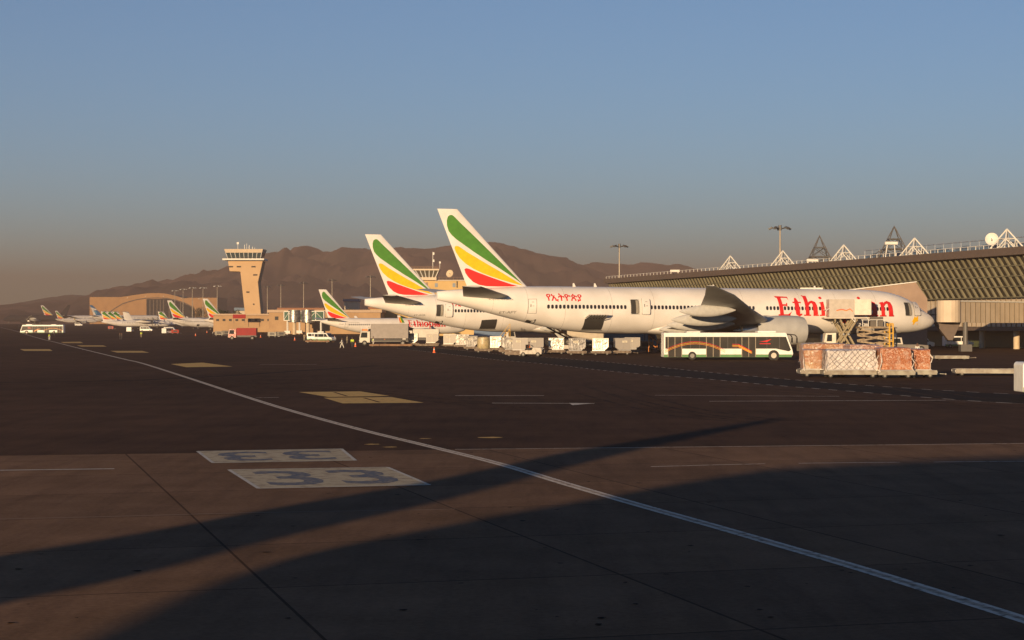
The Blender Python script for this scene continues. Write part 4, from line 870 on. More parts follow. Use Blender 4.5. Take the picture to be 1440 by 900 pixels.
tree(325, 830, 8.5, 10, 'broad dark tree between the hangar and the control tower', 1)
tree(317, 835, 6.5, 7, 'smaller dark tree touching the broad one left of the tower', 2)
tree(276, 1640, 15, 13, 'dark tree in front of the right end of the hangar', 3)
tree(482, 880, 10, 7, 'dark tree beside the blue-roofed shed behind the narrow-body tail', 4)
tree(288, 1640, 12, 13, 'low dark tree between the hangar doors and the third striped tail', 5)
tree(627, 585, 17.5, 3.4, 'dark tree top beside the rooftop dish of the old control building', 6)

# ------------------------------------------------------------------ the other airliners
def at_top(px, py, h):
    D = 600.0
    for _ in range(40): D = FPX * (h + gz(D) - CH) / (HZ - py)
    return D
def from_tail(spec, px, py, yaw, finx=None):
    """place so that the fin tip trailing edge lands at the photo position"""
    h = spec['fin']['st'][-1][0]; D = at_top(px, py, h); a = spec['fin']['st'][-1][2]; l = spec['L'] / 2 - a
    return (PX(px, D) - l * math.cos(yaw), D - l * math.sin(yaw), gz(D))
def narrow(px, py, yaw, label, reg, text=True):
    loc = from_tail(SP737, px, py, yaw)
    root, wrap, skin, L2, fo = airliner('narrow_body_airliner', SP737, loc, yaw, 0, label, 'white narrow-body airliners with striped tails')
    mapped('airline_title', serif_polys('Ethiopian', 1.75, 10.2), wrap(16.4, 3.15, 1, .03), TITLE, root, .3)
    shut_door(root, wrap, 4.2, 2.75, .86, 1.83); shut_door(root, wrap, 32.6, 2.85, .8, 1.7)
    hold_door(root, wrap, 9.0, 1.75, 1.2, .9, False); hold_door(root, wrap, 26.5, 1.9, 1.2, .85, False)
    small('BOEING 737-800', 'type_writing', root, wrap, 32, 4.1, .16, SKINL, 1.6)
    small(reg, 'registration', root, wrap, 34.5, 3.6, .3, SKINL)
    return root
narrow(448, 407, R(22), 'narrow-body airliner parked behind the trucks, between the green bridges and the second wide-body', 'ET-APL')
narrow(285, 420, R(30), 'narrow-body airliner with the full red title, its nose at the green glazed bridges', 'ET-APM')
narrow(235, 422.5, R(30), 'narrow-body airliner half hidden by the one nearer the green bridges', 'ET-APO')
def prop(px, py, yaw, label, leaves=True):
    sp = dict(SPQ4); loc = from_tail(sp, px, py, yaw)
    sp['fin'] = dict(SPQ4['fin']); sp['fin']['leaves'] = leaves
    root, wrap, skin, L2, fo = airliner('turboprop_airliner', sp, loc, yaw, 0, label, 'white turboprop airliners with high tailplanes', 1)
    for s in (1, -1):
        for k in range(6):
            a = 1.047 * k + .3; MB().box((L2 - 9.35, -s * 4.4 + 1.05 * math.sin(a), 3.55 + 1.05 * math.cos(a)), (.12, .3, 2.0), 0, -a).build('propeller_blade', DGREY, root)
    return root
prop(222, 438, R(24), 'turboprop airliner with a striped high tail overlapping the second narrow-body tail')
prop(172.5, 438.3, R(24), 'turboprop airliner with a plain white high tail in front of the hangar arch', False)
prop(158, 438.0, R(24), 'turboprop airliner with the rightmost of three overlapping striped high tails')
prop(150, 437.9, R(24), 'turboprop airliner with the middle of three overlapping striped high tails')
prop(142, 437.8, R(24), 'turboprop airliner with the leftmost of three overlapping striped high tails')
SHADE_NAVY = M('shaded_navy_paint', (.010, .012, .02), .9); BLUET = M('tail_blue', (.02, .13, .30), .4); LBLUE = M('tail_sky_blue', (.10, .35, .55), .4)  # navy near black: shade of the unlit side is in the colour
# blue-tailed visitor
sp = dict(SP777); sp['fin'] = dict(SP777['fin']); sp['fin']['leaves'] = False; sp['fin']['mat'] = BLUET
yaw = R(20); loc = from_tail(sp, 126, 429, yaw)
root, wrap, skin, L2, fo = airliner('blue_tailed_airliner', sp, loc, yaw, 0, 'airliner with a blue and white tail standing left of the hangar', None, 1)
s0, s1 = sp['fin']['st'][1], sp['fin']['st'][-1]
def fm(u, v, off): z = s0[0] + (s1[0] - s0[0]) * v; le = s0[1] + (s1[1] - s0[1]) * v; te = s0[2] + (s1[2] - s0[2]) * v; return (L2 - (te - u * (te - le)), -off, z)
for nm, pts, mt, off in (('white_band', [(0, .78), (.9, .62), (.9, .48), (0, .55)], WHITE, .5), ('white_patch', [(0, 0), (0, .55), (.45, .48), (.3, .25), (.25, 0)], WHITE, .51), ('bird_emblem', [(.18, .38), (.42, .46), (.6, .34), (.5, .12), (.34, .05), (.4, .25)], LBLUE, .53)):
    MB().add([fm(u, v, off) for u, v in pts], [tuple(range(len(pts)))]).build(nm, mt, fo)
# far left group
for px, py, lb in ((57, 429.5, 'far airliner with a striped tail at the left, behind the distant bus'),):
    loc = from_tail(SP777, px, py, R(20)); 
    airliner('wide_body_airliner', SP777, loc, R(20), 0, lb, 'white wide-body airliners with striped tails', 1)
sp = dict(SP777); sp['fin'] = dict(SP777['fin']); sp['fin']['leaves'] = False; sp['fin']['mat'] = SHADE_NAVY; sp['paint'] = SHADE_NAVY; sp['eng'] = dict(SP777['eng'], mat=SHADE_NAVY)
yaw = R(160); h = 18.5; D = at_top(101, 429.5, h); D -= 40; l = sp['L'] / 2 - 73.1
airliner('dark_airliner', sp, (PX(101, D) - l * math.cos(yaw), D, gz(D)), R(165), 0, 'airliner facing left, coloured near-black navy for its shaded side, its slim fin beside two striped tails', None, 1)

_l = from_tail(SP737, 77.5, 437.2, R(20)); airliner('narrow_body_airliner', SP737, _l, R(20), 0, 'smallest striped tail at the far left, between two larger tails', 'white narrow-body airliners with striped tails', 1)
# ------------------------------------------------------------------ apron buses
BUSW = M('bus_white', (.78, .77, .72), .35); BUSG = M('bus_green', (.10, .24, .09), .4); SMOKE = M('smoked_glass', (.045, .040, .035), .4, 0, (.03, .03, .028), .8, spec=.15)
OR = M('swoosh_orange', (.80, .26, .03), .4)
def wheel2(parent, x, y, r, w):
    wheel(parent, x, y, r, w)
def apron_bus(name, px, py, yaw, label, mirror=False):
    gx, gy = G(px, py); t = empty(name, (gx, gy, gz(gy)), yaw, label, 'bus', 'white airport apron buses')
    L, W = 14.2, 3.0; s = -1 if not mirror else 1           # side facing the camera is local y = s*W/2
    prof = [(-7.1, .32), (6.9, .32), (7.1, .7), (7.0, 1.15), (6.35, 2.95), (6.2, 3.0), (-7.05, 3.0), (-7.1, 2.95)]
    b = MB().prism(prof, -W / 2, W / 2).build('body', BUSW, t, bevel=.06)
    for y in (-1, 1):
        yy = y * (W / 2)
        m = MB(); m.prism([(-6.95, 1.25), (5.2, 1.25), (6.62, .95), (6.85, 1.1), (6.3, 2.55), (-6.95, 2.55)], yy - .012, yy + .012); g = m.build('side_glass', SMOKE, b)
        m = MB(); m.bb(-7.1, 6.95, yy - .014, yy + .014, .33, .62); m.build('green_skirt', BUSG, b)
        for x0 in (-5.9, -1.7, 2.2):
            m = MB(); m.bb(x0 - .75, x0 + .75, yy - .022, yy + .022, .34, 2.5); d = m.build('door', SMOKE, t)
            m = MB()
            for dx in (-.75, 0, .75): m.bb(x0 + dx - .035, x0 + dx + .035, yy - .035, yy + .035, .36, 2.52)
            m.build('door_frame', M('bus_pillar', (.30, .25, .18), .5), d)
        m = MB()
        for x0 in (-4.2, -3.2, -.1, .8, 4.2, 5.6): m.bb(x0 - .02, x0 + .02, yy - .03, yy + .03, 1.25, 2.55)
        m.build('pillar', DGREY, b)
        for k, mt in enumerate((RED, YELL, GREEN if False else OR)):
            pts = []
            for i in range(17):
                x = -7.0 + 6.6 * i / 16; pts.append((x, .92 + 1.12 * math.sin(math.pi * min(1, (i + .5) / 17)) ** .8 - k * .125))
            m = MB()
            for (a, z1), (c, z2) in zip(pts, pts[1:]): m.add([(a, yy * 1.0 + y * (.042 + k * .002), z1), (c, yy + y * (.042 + k * .002), z2), (c, yy + y * (.042 + k * .002), z2 - .035), (a, yy + y * (.042 + k * .002), z1 - .035)], [(0, 1, 2, 3)])
            pts = [(.4 - 0.0, 1.75 - k * .13), (1.1, 1.75 - k * .13), (2.6, .95 - k * .11), (2.45, .95 - k * .11), (1.03, 1.71 - k * .13), (.4, 1.71 - k * .13)]
            m.add([(a, yy + y * (.044 + k * .002), z) for a, z in pts], [tuple(range(6))])
            m.build('swoosh', mt, b)
        m = MB()
        for j in range(3): m.add([(3.35 + .2 * j, yy + y * .045, 2.02), (3.9 + .25 * j, yy + y * .045, 2.1), (4.7, yy + y * .045, 2.3 - j * .03), (4.2, yy + y * .045, 1.98 + j * .02)][:4], [(0, 1, 2, 3)]) if j == 0 else None
        m.build('bird_logo', TITLE, b)
        m = MB(); m.bb(3.4, 4.6, yy + y * .04, yy + y * .045, 1.75, 1.83); m.build('logo_line', TITLE, b)
        for x in (-2.2 if False else -4.0, 4.95): wheel(t, x, y * 1.36, .48, .34)
        m = MB(); m.bar((4.95, yy - y * .02, .5), (4.95, yy + y * .03, .5), .6, 16); m.build('wheel_arch', BLACK, t)
        m = MB(); m.bar((4.95, yy + y * .02, .5), (4.95, yy + y * .05, .5), .42, 16); m.build('wheel', BLACK, t); m = MB(); m.bar((4.95, yy + y * .03, .5), (4.95, yy + y * .07, .5), .30, 16); m.build('rim', M('pale_rim', (.55, .48, .40), .5), t)
        m = MB(); m.tube([(6.35, y * 1.35, 2.85), (7.3, y * 1.5, 2.75), (7.5, y * 1.55, 2.5), (7.5, y * 1.55, 2.1)], .06); m.box((7.5, y * 1.55, 2.15), (.12, .3, .55)); m.build('mirror', BLACK, t)
    m = MB(); m.prism([(7.04, 1.2), (6.36, 2.88), (6.40, 2.9), (7.09, 1.2)], -1.35, 1.35); m.build('windscreen', GLASS, t)
    m = MB(); m.bb(3.3, 5.3, -.9, .9, 3.0, 3.2); m.bb(-4.5, -3.0, -.7, .7, 3.0, 3.15); m.build('roof_unit', BUSW, b, bevel=.05)
    for y in (-1.1, 1.1): MB().box((7.08, y, .75), (.08, .35, .18)).build('headlight', WMET, t)
    return t
apron_bus('apron_bus', 1022, 506, R(1.5), 'white and green apron bus with orange arc below the nearest airliner engine')
apron_bus('apron_bus', 60, 469.5, R(180 + 1), 'distant white apron bus facing left beside the taxiway line')

# ------------------------------------------------------------------ people
def skinfig(parent, name, verts, edges, mat, sub=1):
    me = bpy.data.meshes.new(name); me.from_pydata([v[:3] for v in verts], edges, []); o = bpy.data.objects.new(name, me); col.objects.link(o); o.parent = parent
    md = o.modifiers.new('skin', 'SKIN'); sv = me.skin_vertices[0].data if me.skin_vertices else None
    if sv is None:
        bm = bmesh.new(); bm.from_mesh(me); bm.verts.layers.skin.verify(); bm.to_mesh(me); bm.free(); sv = me.skin_vertices[0].data
    for i, v in enumerate(verts): sv[i].radius = (v[3], v[4] if len(v) > 4 else v[3])
    sv[0].use_root = True
    md.use_smooth_shade = True
    s = o.modifiers.new('sub', 'SUBSURF'); s.levels = sub; s.render_levels = sub
    me.materials.append(mat); return o
SKN = M('skin', (.12, .06, .035), .6); HAIR = M('black_hair', (.012, .01, .01), .7)
def person(loc, yaw, label, top, legs, pose='stand', vest=None, hat=None, group='ground crew on the apron'):
    t = empty('person', loc, yaw, label, 'person', group)
    st = .30 if pose == 'walk' else .06; sit = pose == 'sit'; a = .25 if pose in ('walk', 'carry') else .05; hz_ = .92
    if sit: hz_ = .35
    kn = lambda s, f: ((f * .55 + (.02 if not sit else .38), s * .10, (.50 if not sit else .45)), (f + (0 if not sit else .34), s * .10, (.09 if not sit else .05)))
    def body(e, mat, name, up=True, dn=True, arms=True, head=True):
        V = [(0, 0, hz_, .13 + e, .16 + e)]; E_ = []
        def add(p, x, y, z, r, r2=None): V.append((x, y, z, r + e, (r2 or r) + e)); E_.append((p, len(V) - 1)); return len(V) - 1
        if up:
            c = add(0, .01, 0, hz_ + .25, .11, .145); sh = add(c, 0, 0, hz_ + .48, .10, .16)
            if head: n = add(sh, .01, 0, hz_ + .60, .055 - e); h = add(n, .025, 0, hz_ + .70, .085 - e, .078 - e); add(h, .02, 0, hz_ + .80, .075 - e)
            if arms:
                for s in (1, -1):
                    f = s * a; u = add(sh, 0, s * .19, hz_ + .44, .055); el = add(u, -.02 + f * .4, s * .235, hz_ + .17, .045); w = add(el, .10 + f if pose != 'carry' else .28, s * .22, hz_ - .06 if pose != 'carry' else hz_ + .12, .034)
                    if name == 'body':
                        hd = add(w, .13 + f, s * .215, hz_ - .14 if pose != 'carry' else hz_ + .12, .030, .018)
                        for q in range(4): add(hd, .145 + f + q * .012, s * (.20 + .012 * q), hz_ - .20 - .006 * (q % 3) if pose != 'carry' else hz_ + .10, .009)
                        add(hd, .165 + f, s * .19, hz_ - .15 if pose != 'carry' else hz_ + .15, .010)
        if dn:
            for s in (1, -1):
                (kx, ky, kz), (fx, fy, fz) = kn(s, s * st); hp = add(0, .0, s * .095, hz_ - .06, .095); k = add(hp, kx, ky, kz, .062); f = add(k, fx, fy, fz, .042)
                if name == 'body': add(f, fx + .15, fy, .035, .042, .03)
        return skinfig(t, name, V, E_, mat)
    b = body(0, SKN, 'body')
    body(.014, top, 'jacket', True, False, True, False); body(.014, legs, 'trousers', False, True, False, False)
    if vest: body(.026, vest, 'vest', True, False, False, False)
    for (kx, ky, kz), (fx, fy, fz) in (kn(1, st), kn(-1, -st)): MB().box((fx + .06, fy, .045), (.27, .10, .09)).build('shoe', BLACK, t, bevel=.02)
    m = MB(); n = 12; hc = (.015, 0, hz_ + .775)
    m.loft([[(hc[0] + r * math.cos(6.283 * k / n), r * math.sin(6.283 * k / n) * .92, hc[2] + dz) for k in range(n)] for r, dz in ((.100, -.03), (.108, .01), (.09, .055), (.05, .085), (.01, .095))]); m.build('hair' if not hat else 'hat', hat or HAIR, t, True)
    m = MB(); m.box((.108, 0, hz_ + .715), (.03, .022, .035)); m.build('nose', SKN, b)
    for s in (1, -1): m = MB(); m.box((.098, s * .03, hz_ + .74), (.015, .018, .010)); m.build('eye', DARK, b); m = MB(); m.box((.02, s * .088, hz_ + .72), (.03, .015, .05)); m.build('ear', SKN, b)
    m = MB(); m.box((.10, 0, hz_ + .675), (.012, .04, .008)); m.build('mouth', TITLE, b)
    return t
CW = M('white_cloth', (.62, .60, .54), .8); CDK = M('dark_cloth', (.03, .03, .035), .85); CHV = M('hi_vis_yellow', (.62, .80, .06), .6); COR = M('hi_vis_orange', (.85, .20, .03), .6); CBL = M('blue_cloth', (.05, .09, .20), .8); CKH = M('khaki_cloth', (.32, .26, .17), .8)
def P3(px, py): gx, gy = G(px, py); return (gx, gy, gz(gy))
person(P3(481, 490), R(180), 'person in white clothes walking alone on the dark asphalt, left of the yellow vest', CW, CW, 'walk')
person(P3(495.5, 489), R(90), 'person in a bright yellow vest and dark trousers beside the cone', CHV, CDK, 'stand', CHV)
person(P3(525, 487.5), R(200), 'person in yellow vest and pale trousers at the rear wheels of the truck cab', CW, CW, 'stand', CHV)
person(P3(488, 483.5), R(20), 'person in khaki standing far behind the yellow vest', CKH, CKH)
person(P3(69.5, 478.5), R(150), 'person with pale trousers standing in front of the distant bus', CHV, CW, 'stand', CHV)
person(P3(76.5, 474), R(20), 'person in dark clothes standing close to the distant bus', CDK, CDK)
person(P3(168.5, 477.5), R(60), 'left one of the pair in dark clothes on the far apron', CDK, CDK, 'walk')
person(P3(171, 478.0), R(60), 'right one of the pair in dark clothes on the far apron', CDK, CDK)
person(P3(198.5, 474.8), R(90), 'person in yellow vest alone near the distant turboprops', CHV, CKH, 'stand', CHV)
person(P3(299.5, 473.5), R(10), 'person in white shirt under the half hidden narrow-body airliner', CW, CDK, 'walk')
person(P3(428, 479.5), R(90), 'person in khaki left of the white pickup by the green bridges', CKH, CKH)
person(P3(541, 486), R(-90), 'person in orange vest behind the flat dolly and the foil container', CDK, CDK, 'stand', COR)
person(P3(659, 492.5), R(-60), 'person in yellow vest left of the tan drum container', CKH, CKH, 'stand', CHV)

# ------------------------------------------------------------------ cones
CONE = M('cone_orange', (.85, .13, .02), .5)
def cone(px, py, label):
    t = empty('traffic_cone', P3(px, py), 0, label, 'cone', 'orange traffic cones'); m = MB(); m.box((0, 0, .02), (.42, .42, .04)); m.build('base', CONE, t)
    m = MB(); m.bar((0, 0, .041), (0, 0, .78), .17, 14, .035); m.build('cone_body', CONE, t, True); m = MB(); m.bar((0, 0, .38), (0, 0, .55), .114, 14, .082); m.build('reflective_band', CW, t)
for px, py, l in ((610.5, 496, 'orange cone standing in front of the flat dollies, nearest the camera'), (499.8, 487.5, 'orange cone just right of the person in the yellow vest'), (414.5, 478.5, 'orange cone by the nose of the narrow-body at the green bridges'), (470.5, 476, 'orange cone under the tail of the narrow-body behind the trucks'),
                  (275, 472.3, 'leftmost orange cone below the half hidden narrow-body'), (291, 468, 'far orange cone between two narrow-body airliners'), (366.5, 474.5, 'orange cone right of the red truck')): cone(px, py, l)

# ------------------------------------------------------------------ dollies, containers, pallets
RUST = M('dolly_paint', (.20, .16, .12), .7, .2, (.10, .07, .05), 3); DOLG = M('dolly_grey', (.30, .29, .24), .6, .3, (.18, .15, .12), 2)
def dolly(loc, yaw, L, W, h, label, mat=RUST, name='cargo_dolly'):
    t = empty(name, loc, yaw, label, 'dolly', 'flat cargo dollies')
    m = MB(); m.bb(-L / 2, L / 2, -W / 2, W / 2, h - .10, h); m.build('deck', mat, t, bevel=.01)
    m = MB()
    for y in (-1, 1): m.bb(-L / 2, L / 2, y * W / 2 - .04, y * W / 2 + .04, h - .26, h + .06)
    for x in (-1, 1): m.bb(x * L / 2 - .04, x * L / 2 + .04, -W / 2, W / 2, h - .26, h + .06)
    m.bb(-L / 2 + .2, L / 2 - .2, -.08, .08, h - .28, h - .1); m.build('frame', mat, t)
    m = MB()
    for k in range(int(L / .3)): x = -L / 2 + .2 + k * .3; m.bar((x, -W / 2 + .1, h + .02), (x, W / 2 - .1, h + .02), .03, 6)
    m.build('roller', STEEL, t)
    for x in (-1, 1):
        for y in (-1, 1): wheel(t, x * (L / 2 - .45), y * (W / 2 - .18), .19, .12); 
    m = MB(); m.bar((L / 2, 0, h - .2), (L / 2 + .9, 0, .25), .035, 6); m.bar((L / 2 + .9, -.08, .25), (L / 2 + .9, .08, .25), .06, 8); m.build('tow_bar', mat, t)
    m = MB()
    for x in (-1, 1):
        for y in (-1, 1): m.box((x * (L / 2 + .02), y * (W / 2 - .1), h - .08), (.08, .16, .14))
    m.build('stop', WMET, t)
    return t
FILM = M('scratched_silver', (.52, .50, .46), .32, .75, (.26, .25, .23), 3.5, .9, 5, 6)
def container(loc, yaw, label, mat=ALU, W=2.0, D_=1.53, H=1.6, flip=1, open_=False):
    t = empty('air_cargo_container', loc, yaw, label, 'container', 'silver air cargo containers')
    f = flip; m = MB(); m.prism([(-W / 2 * f, .12), (-W / 2 * f, H), (W / 2 * f, H), (W / 2 * f, .45), (W * .27 * f, .12)], -D_ / 2, D_ / 2); m.build('shell', mat, t, bevel=.02)
    m = MB(); w2 = W * .27
    m.bb(min(-W / 2 * f, w2 * f), max(-W / 2 * f, w2 * f), -D_ / 2 - .02, D_ / 2 + .02, 0, .12); m.build('base_pan', STEEL, t)
    m = MB()
    for x, z0, z1 in ((-W / 2 + .04, .12, H), (W / 2 - .04, .5, H), (0, .12, H)):
        for y in (-D_ / 2 - .015, D_ / 2 + .015): m.box((x * f, y, (z0 + z1) / 2), (.07, .03, z1 - z0))
    for y in (-D_ / 2 - .02, D_ / 2 + .02): m.box((0, y, H - .04), (W, .03, .08)); 
    m.build('edge_rail', M('dull_rail', (.34, .32, .29), .4, .6), t)
    m = MB(); m.box((-.25 * f, -D_ / 2 - .04, H * .72), (.62, .01, .26)); pl = m.build('name_panel', M('label_cream', (.60, .55, .42), .6), t)
    m = MB()
    for k in range(3): m.box((-.25 * f, -D_ / 2 - .048, H * .72 + .07 - k * .07), (.5 - .1 * k, .006, .025))
    m.build('code_letters', SKINL, pl)
    return t
lab = [(544, 486.5, 'flat grey container, far left end of the row by the truck box', None)]
# nearest row behind the dark service road
row = [(680, 496, 'drum', 'fat tan wrapped drum-like container left of the second narrow silver one'),
       (697, 494, 1, 'narrow silver container with red markings beside the tan drum container'),
       (715, 497.5, 1, 'silver container half hidden by the dull grey one, left of the tug'),
       (731, 498.5, 2, 'dull grey container directly behind the baggage tug'),
       (752, 498.5, 2, 'dull grey container just right of the baggage tug'),
       (781, 498.0, 3, 'brightest silver container, right of the tug'),
       (811, 499.5, 1, 'scratched silver container right of the brightest one'),
       (845, 499.5, 1, 'scratched silver container second from the right end of the row'),
       (874, 499.0, 2, 'smooth grey container at the right end of the row'),
       (889, 497, 2, 'grey container peeping out behind the right end of the row'),
       (664, 492.5, 1, 'small silver container left of the tan drum container')]
ROWM = {1: ALU, 2: M('dull_aluminium', (.27, .25, .225), .5, .4, (.27, .25, .23), 1.5), 3: FILM}
n_ = 0
for px, py, k, lb in row:
    x, y, z = P3(px, py); n_ += 1
    dolly((x, y, z), R(random.uniform(-4, 4)), 2.35, 1.7, .50, 'low dolly carrying the ' + lb.split(',')[0].replace('beside', 'next to'))
    if k == 'drum':
        m = MB(); n = 16; m.loft([[(r * math.cos(6.283 * q / n) * 1.0, r * math.sin(6.283 * q / n) * .85, zz) for q in range(n)] for r, zz in ((.78, 0), (.86, .1), (.9, .8), (.86, 1.5), (.7, 1.62))])
        o = m.build('wrapped_drum', M('tan_wrap', (.45, .36, .20), .3, 0, (.28, .24, .15), 3, .6), None, True); o.location = (x, y, z + .56); tag(o, lb, 'cargo')
    else: container((x + random.uniform(-.1, .1), y, z + .55), R(random.uniform(-5, 5)), lb, ROWM[k], 2.05 if py > 495 else 1.7, flip=1 if n_ % 3 else -1)
for px, py, k, lb in ((554.5, 485.5, 3, 'bright foil-covered container in front of the grey truck box'), (579.5, 485.8, 1, 'silver container midway between the truck box and the lone cone'), (608, 485.8, 2, 'dull silver container above the nearest cone'), (633, 488, 2, 'grey container right of the cone'), (650, 489, 1, 'small bright container under the belly of the second wide-body')):
    x, y, z = P3(px, py); dolly((x, y, z), R(2), 2.4, 1.7, .42, 'low dolly carrying the ' + lb); container((x, y, z + .47), R(random.uniform(-4, 4)), lb, ROWM[k], 2.2, 1.6, 1.75)
dolly(P3(550, 487.8), R(1), 7.2, 2.2, .42, 'long empty rusty dolly in front of the truck box', M('rusty_dolly', (.26, .15, .08), .8, 0, (.14, .08, .05), 2)); dolly(P3(598, 487.5), R(1), 4.5, 2.0, .4, 'short empty dolly left of the nearest cone')
dolly(P3(447, 482.5), R(1), 4.8, 2.2, .5, 'rusty low dolly in front of the white pickup', M('rusty_dolly', (.26, .15, .08), .8, 0, (.14, .08, .05), 2))
x, y, z = P3(1392, 528); dolly((x, y, z), R(-6), 5.4, 2.4, .45, 'long empty grey dolly at the right, in front of the terminal columns', DOLG)
x, y, z = P3(1337, 506); dolly((x, y, z), R(-3), 3.6, 1.8, .40, 'small empty dolly behind the orange cargo', DOLG)
# big pallets on dollies in the right foreground
def lumpy(parent, name, sx, sy, sz, mat, seed, amp=.07, taper=.04, uvs=14):
    bm = bmesh.new(); bmesh.ops.create_cube(bm, size=1); bmesh.ops.subdivide_edges(bm, edges=bm.edges[:], cuts=uvs, use_grid_fill=True)
    for v in bm.verts:
        c = v.co.copy(); k = 1 - taper * (c.z + .5); p = Vector((c.x * sx * k, c.y * sy * k, (c.z + .5) * sz))
        e = max(abs(c.x), abs(c.y)); rnd_ = 0
        dn = mnoise.noise_vector(p * 1.6 + Vector((seed, 0, 0))) * amp + mnoise.noise_vector(p * 5 + Vector((seed, 0, 0))) * amp * .4
        if c.z < -.49: dn.z = 0
        if e > .49 and c.z > .49: p.z -= .06
        v.co = p + dn
    me = bpy.data.meshes.new(name); bm.to_mesh(me); bm.free(); me.materials.append(mat)
    o = bpy.data.objects.new(name, me); col.objects.link(o); o.parent = parent; return o
def carton_mat(name, c1, c2, film=.5, mort=(.10, .05, .03), bw=.5, bh=.36, rough=.32):
    m = bpy.data.materials.new(name); m.use_nodes = True; n = m.node_tree; b = n.nodes['Principled BSDF']; tc = n.nodes.new('ShaderNodeTexCoord')
    bk = n.nodes.new('ShaderNodeTexBrick'); bk.inputs['Scale'].default_value = 1; bk.inputs['Brick Width'].default_value = bw; bk.inputs['Row Height'].default_value = bh; bk.inputs['Mortar Size'].default_value = .012
    mp = n.nodes.new('ShaderNodeMapping'); mp.inputs['Rotation'].default_value = (R(90), 0, 0); n.links.new(tc.outputs['Object'], mp.inputs[0]); n.links.new(mp.outputs[0], bk.inputs['Vector'])
    bk.inputs['Color1'].default_value = (*c1, 1); bk.inputs['Color2'].default_value = (*c2, 1); bk.inputs['Mortar'].default_value = (*mort, 1)
    nz = n.nodes.new('ShaderNodeTexNoise'); nz.inputs['Scale'].default_value = 2.2; nz.inputs['Detail'].default_value = 7; nz.inputs['Distortion'].default_value = 1.6; n.links.new(tc.outputs['Object'], nz.inputs['Vector'])
    cr = n.nodes.new('ShaderNodeValToRGB'); cr.color_ramp.elements[0].position = .46; cr.color_ramp.elements[1].position = .64; n.links.new(nz.outputs['Fac'], cr.inputs[0])
    mx = n.nodes.new('ShaderNodeMix'); mx.data_type = 'RGBA'; mx.inputs[7].default_value = (.55, .48, .42, 1); n.links.new(bk.outputs[0], mx.inputs[6])
    ml = n.nodes.new('ShaderNodeMath'); ml.operation = 'MULTIPLY'; ml.inputs[1].default_value = film; n.links.new(cr.outputs[0], ml.inputs[0]); n.links.new(ml.outputs[0], mx.inputs[0]); n.links.new(mx.outputs[2], b.inputs['Base Color'])
    b.inputs['Roughness'].default_value = rough; b.inputs['Coat Weight'].default_value = .6; b.inputs['Coat Roughness'].default_value = .15
    w = n.nodes.new('ShaderNodeTexNoise'); w.inputs['Scale'].default_value = 5; w.inputs['Detail'].default_value = 6; w.inputs['Distortion'].default_value = 2.5; n.links.new(tc.outputs['Object'], w.inputs['Vector'])
    bp = n.nodes.new('ShaderNodeBump'); bp.inputs['Strength'].default_value = .9; bp.inputs['Distance'].default_value = .10; n.links.new(w.outputs['Fac'], bp.inputs['Height']); n.links.new(bp.outputs[0], b.inputs['Normal']); n.links.new(bp.outputs[0], b.inputs['Coat Normal'])
    return m
CART_O = carton_mat('orange_cartons', (.40, .145, .05), (.29, .09, .03), .35, (.28, .09, .03), .62, .47); CART_T = carton_mat('tan_cartons', (.40, .25, .13), (.32, .13, .06), .6, (.26, .13, .07), .7, .5); WRAPW = carton_mat('white_wrap', (.56, .53, .52), (.50, .47, .47), .5, (.40, .38, .38), .8, .5)
ROPE = M('net_rope', (.10, .07, .06), .8); FILMT = M('loose_film', (.55, .5, .46), .2)
def load(loc, yaw, sx, sy, sz, mat, label, net=False, seed=1, cartons=False):
    t = empty('cargo_pallet', loc, yaw, label, 'cargo pallet', 'wrapped cargo pallets in the right foreground')
    m = MB(); m.box((0, 0, .03), (sx + .15, sy + .15, .06)); m.build('pallet_base', STEEL, t)
    o = lumpy(t, 'wrapped_load', sx, sy, sz, mat, seed, .09 if not cartons else .05); o.location = (0, 0, .064)
    if net:
        m = MB()
        def face(fn, u1, v1, st):
            k = -v1
            while k < u1:
                for sgn in (1, -1):
                    pts = []
                    for q in range(7):
                        v = v1 * q / 6; u = k + v if sgn == 1 else u1 - k - v
                        if 0 <= u <= u1: pts.append(fn(u, v))
                    if len(pts) > 1: m.tube([(p_[0] + random.uniform(-.09, .09), p_[1], p_[2] + random.uniform(-.07, .07)) for p_ in pts], .010, 4)
                k += st
        rn = lambda: random.uniform(.03, .09)
        face(lambda u, v: (-sx / 2 + u, -sy / 2 * (1 - .04 * v / sz) - .07 - rn() * .3, .1 + v), sx, sz, .42)
        face(lambda u, v: (-sx / 2 * (1 - .04 * v / sz) - .07, -sy / 2 + u, .1 + v), sy, sz, .42)
        face(lambda u, v: (sx / 2 * (1 - .04 * v / sz) + .07, -sy / 2 + u, .1 + v), sy, sz, .42)
        m.build('cargo_net', ROPE, t)
    # loose film hanging off the corners
    m = MB(); rnd = random.Random(seed)
    for cx, cy in ((-sx / 2, -sy / 2), (sx / 2, -sy / 2)):
        pts = [(cx + rnd.uniform(-.12, .12), cy - .10 - .05 * q, sz * .8 - q * sz * .22) for q in range(5)]
        for a, b in zip(pts, pts[1:]): m.add([a, b, (b[0] + rnd.uniform(.03, .10), b[1] - .06, b[2] + .03), (a[0] + rnd.uniform(.02, .07), a[1] - .04, a[2])], [(0, 1, 2, 3)])
    m.build('loose_film', FILMT, t); return t
def fore(px, py, dy, sx, sy, sz, mat, label, **kw):
    x, y, z = P3(px, py); y += sy / 2; return (x, y)
x, y, z = P3(1170, 531); dolly((x - .2, y + 2.8, z), R(-2), 3.6, 2.6, .5, 'grey dolly under the tan cartons at the left of the cargo line', DOLG)
load((x - .3, y + 2.8, z + .55), R(-3), 3.0, 2.1, 1.45, CART_T, 'pallet of tan and red cartons under film, left end of the cargo line', seed=3, cartons=True)
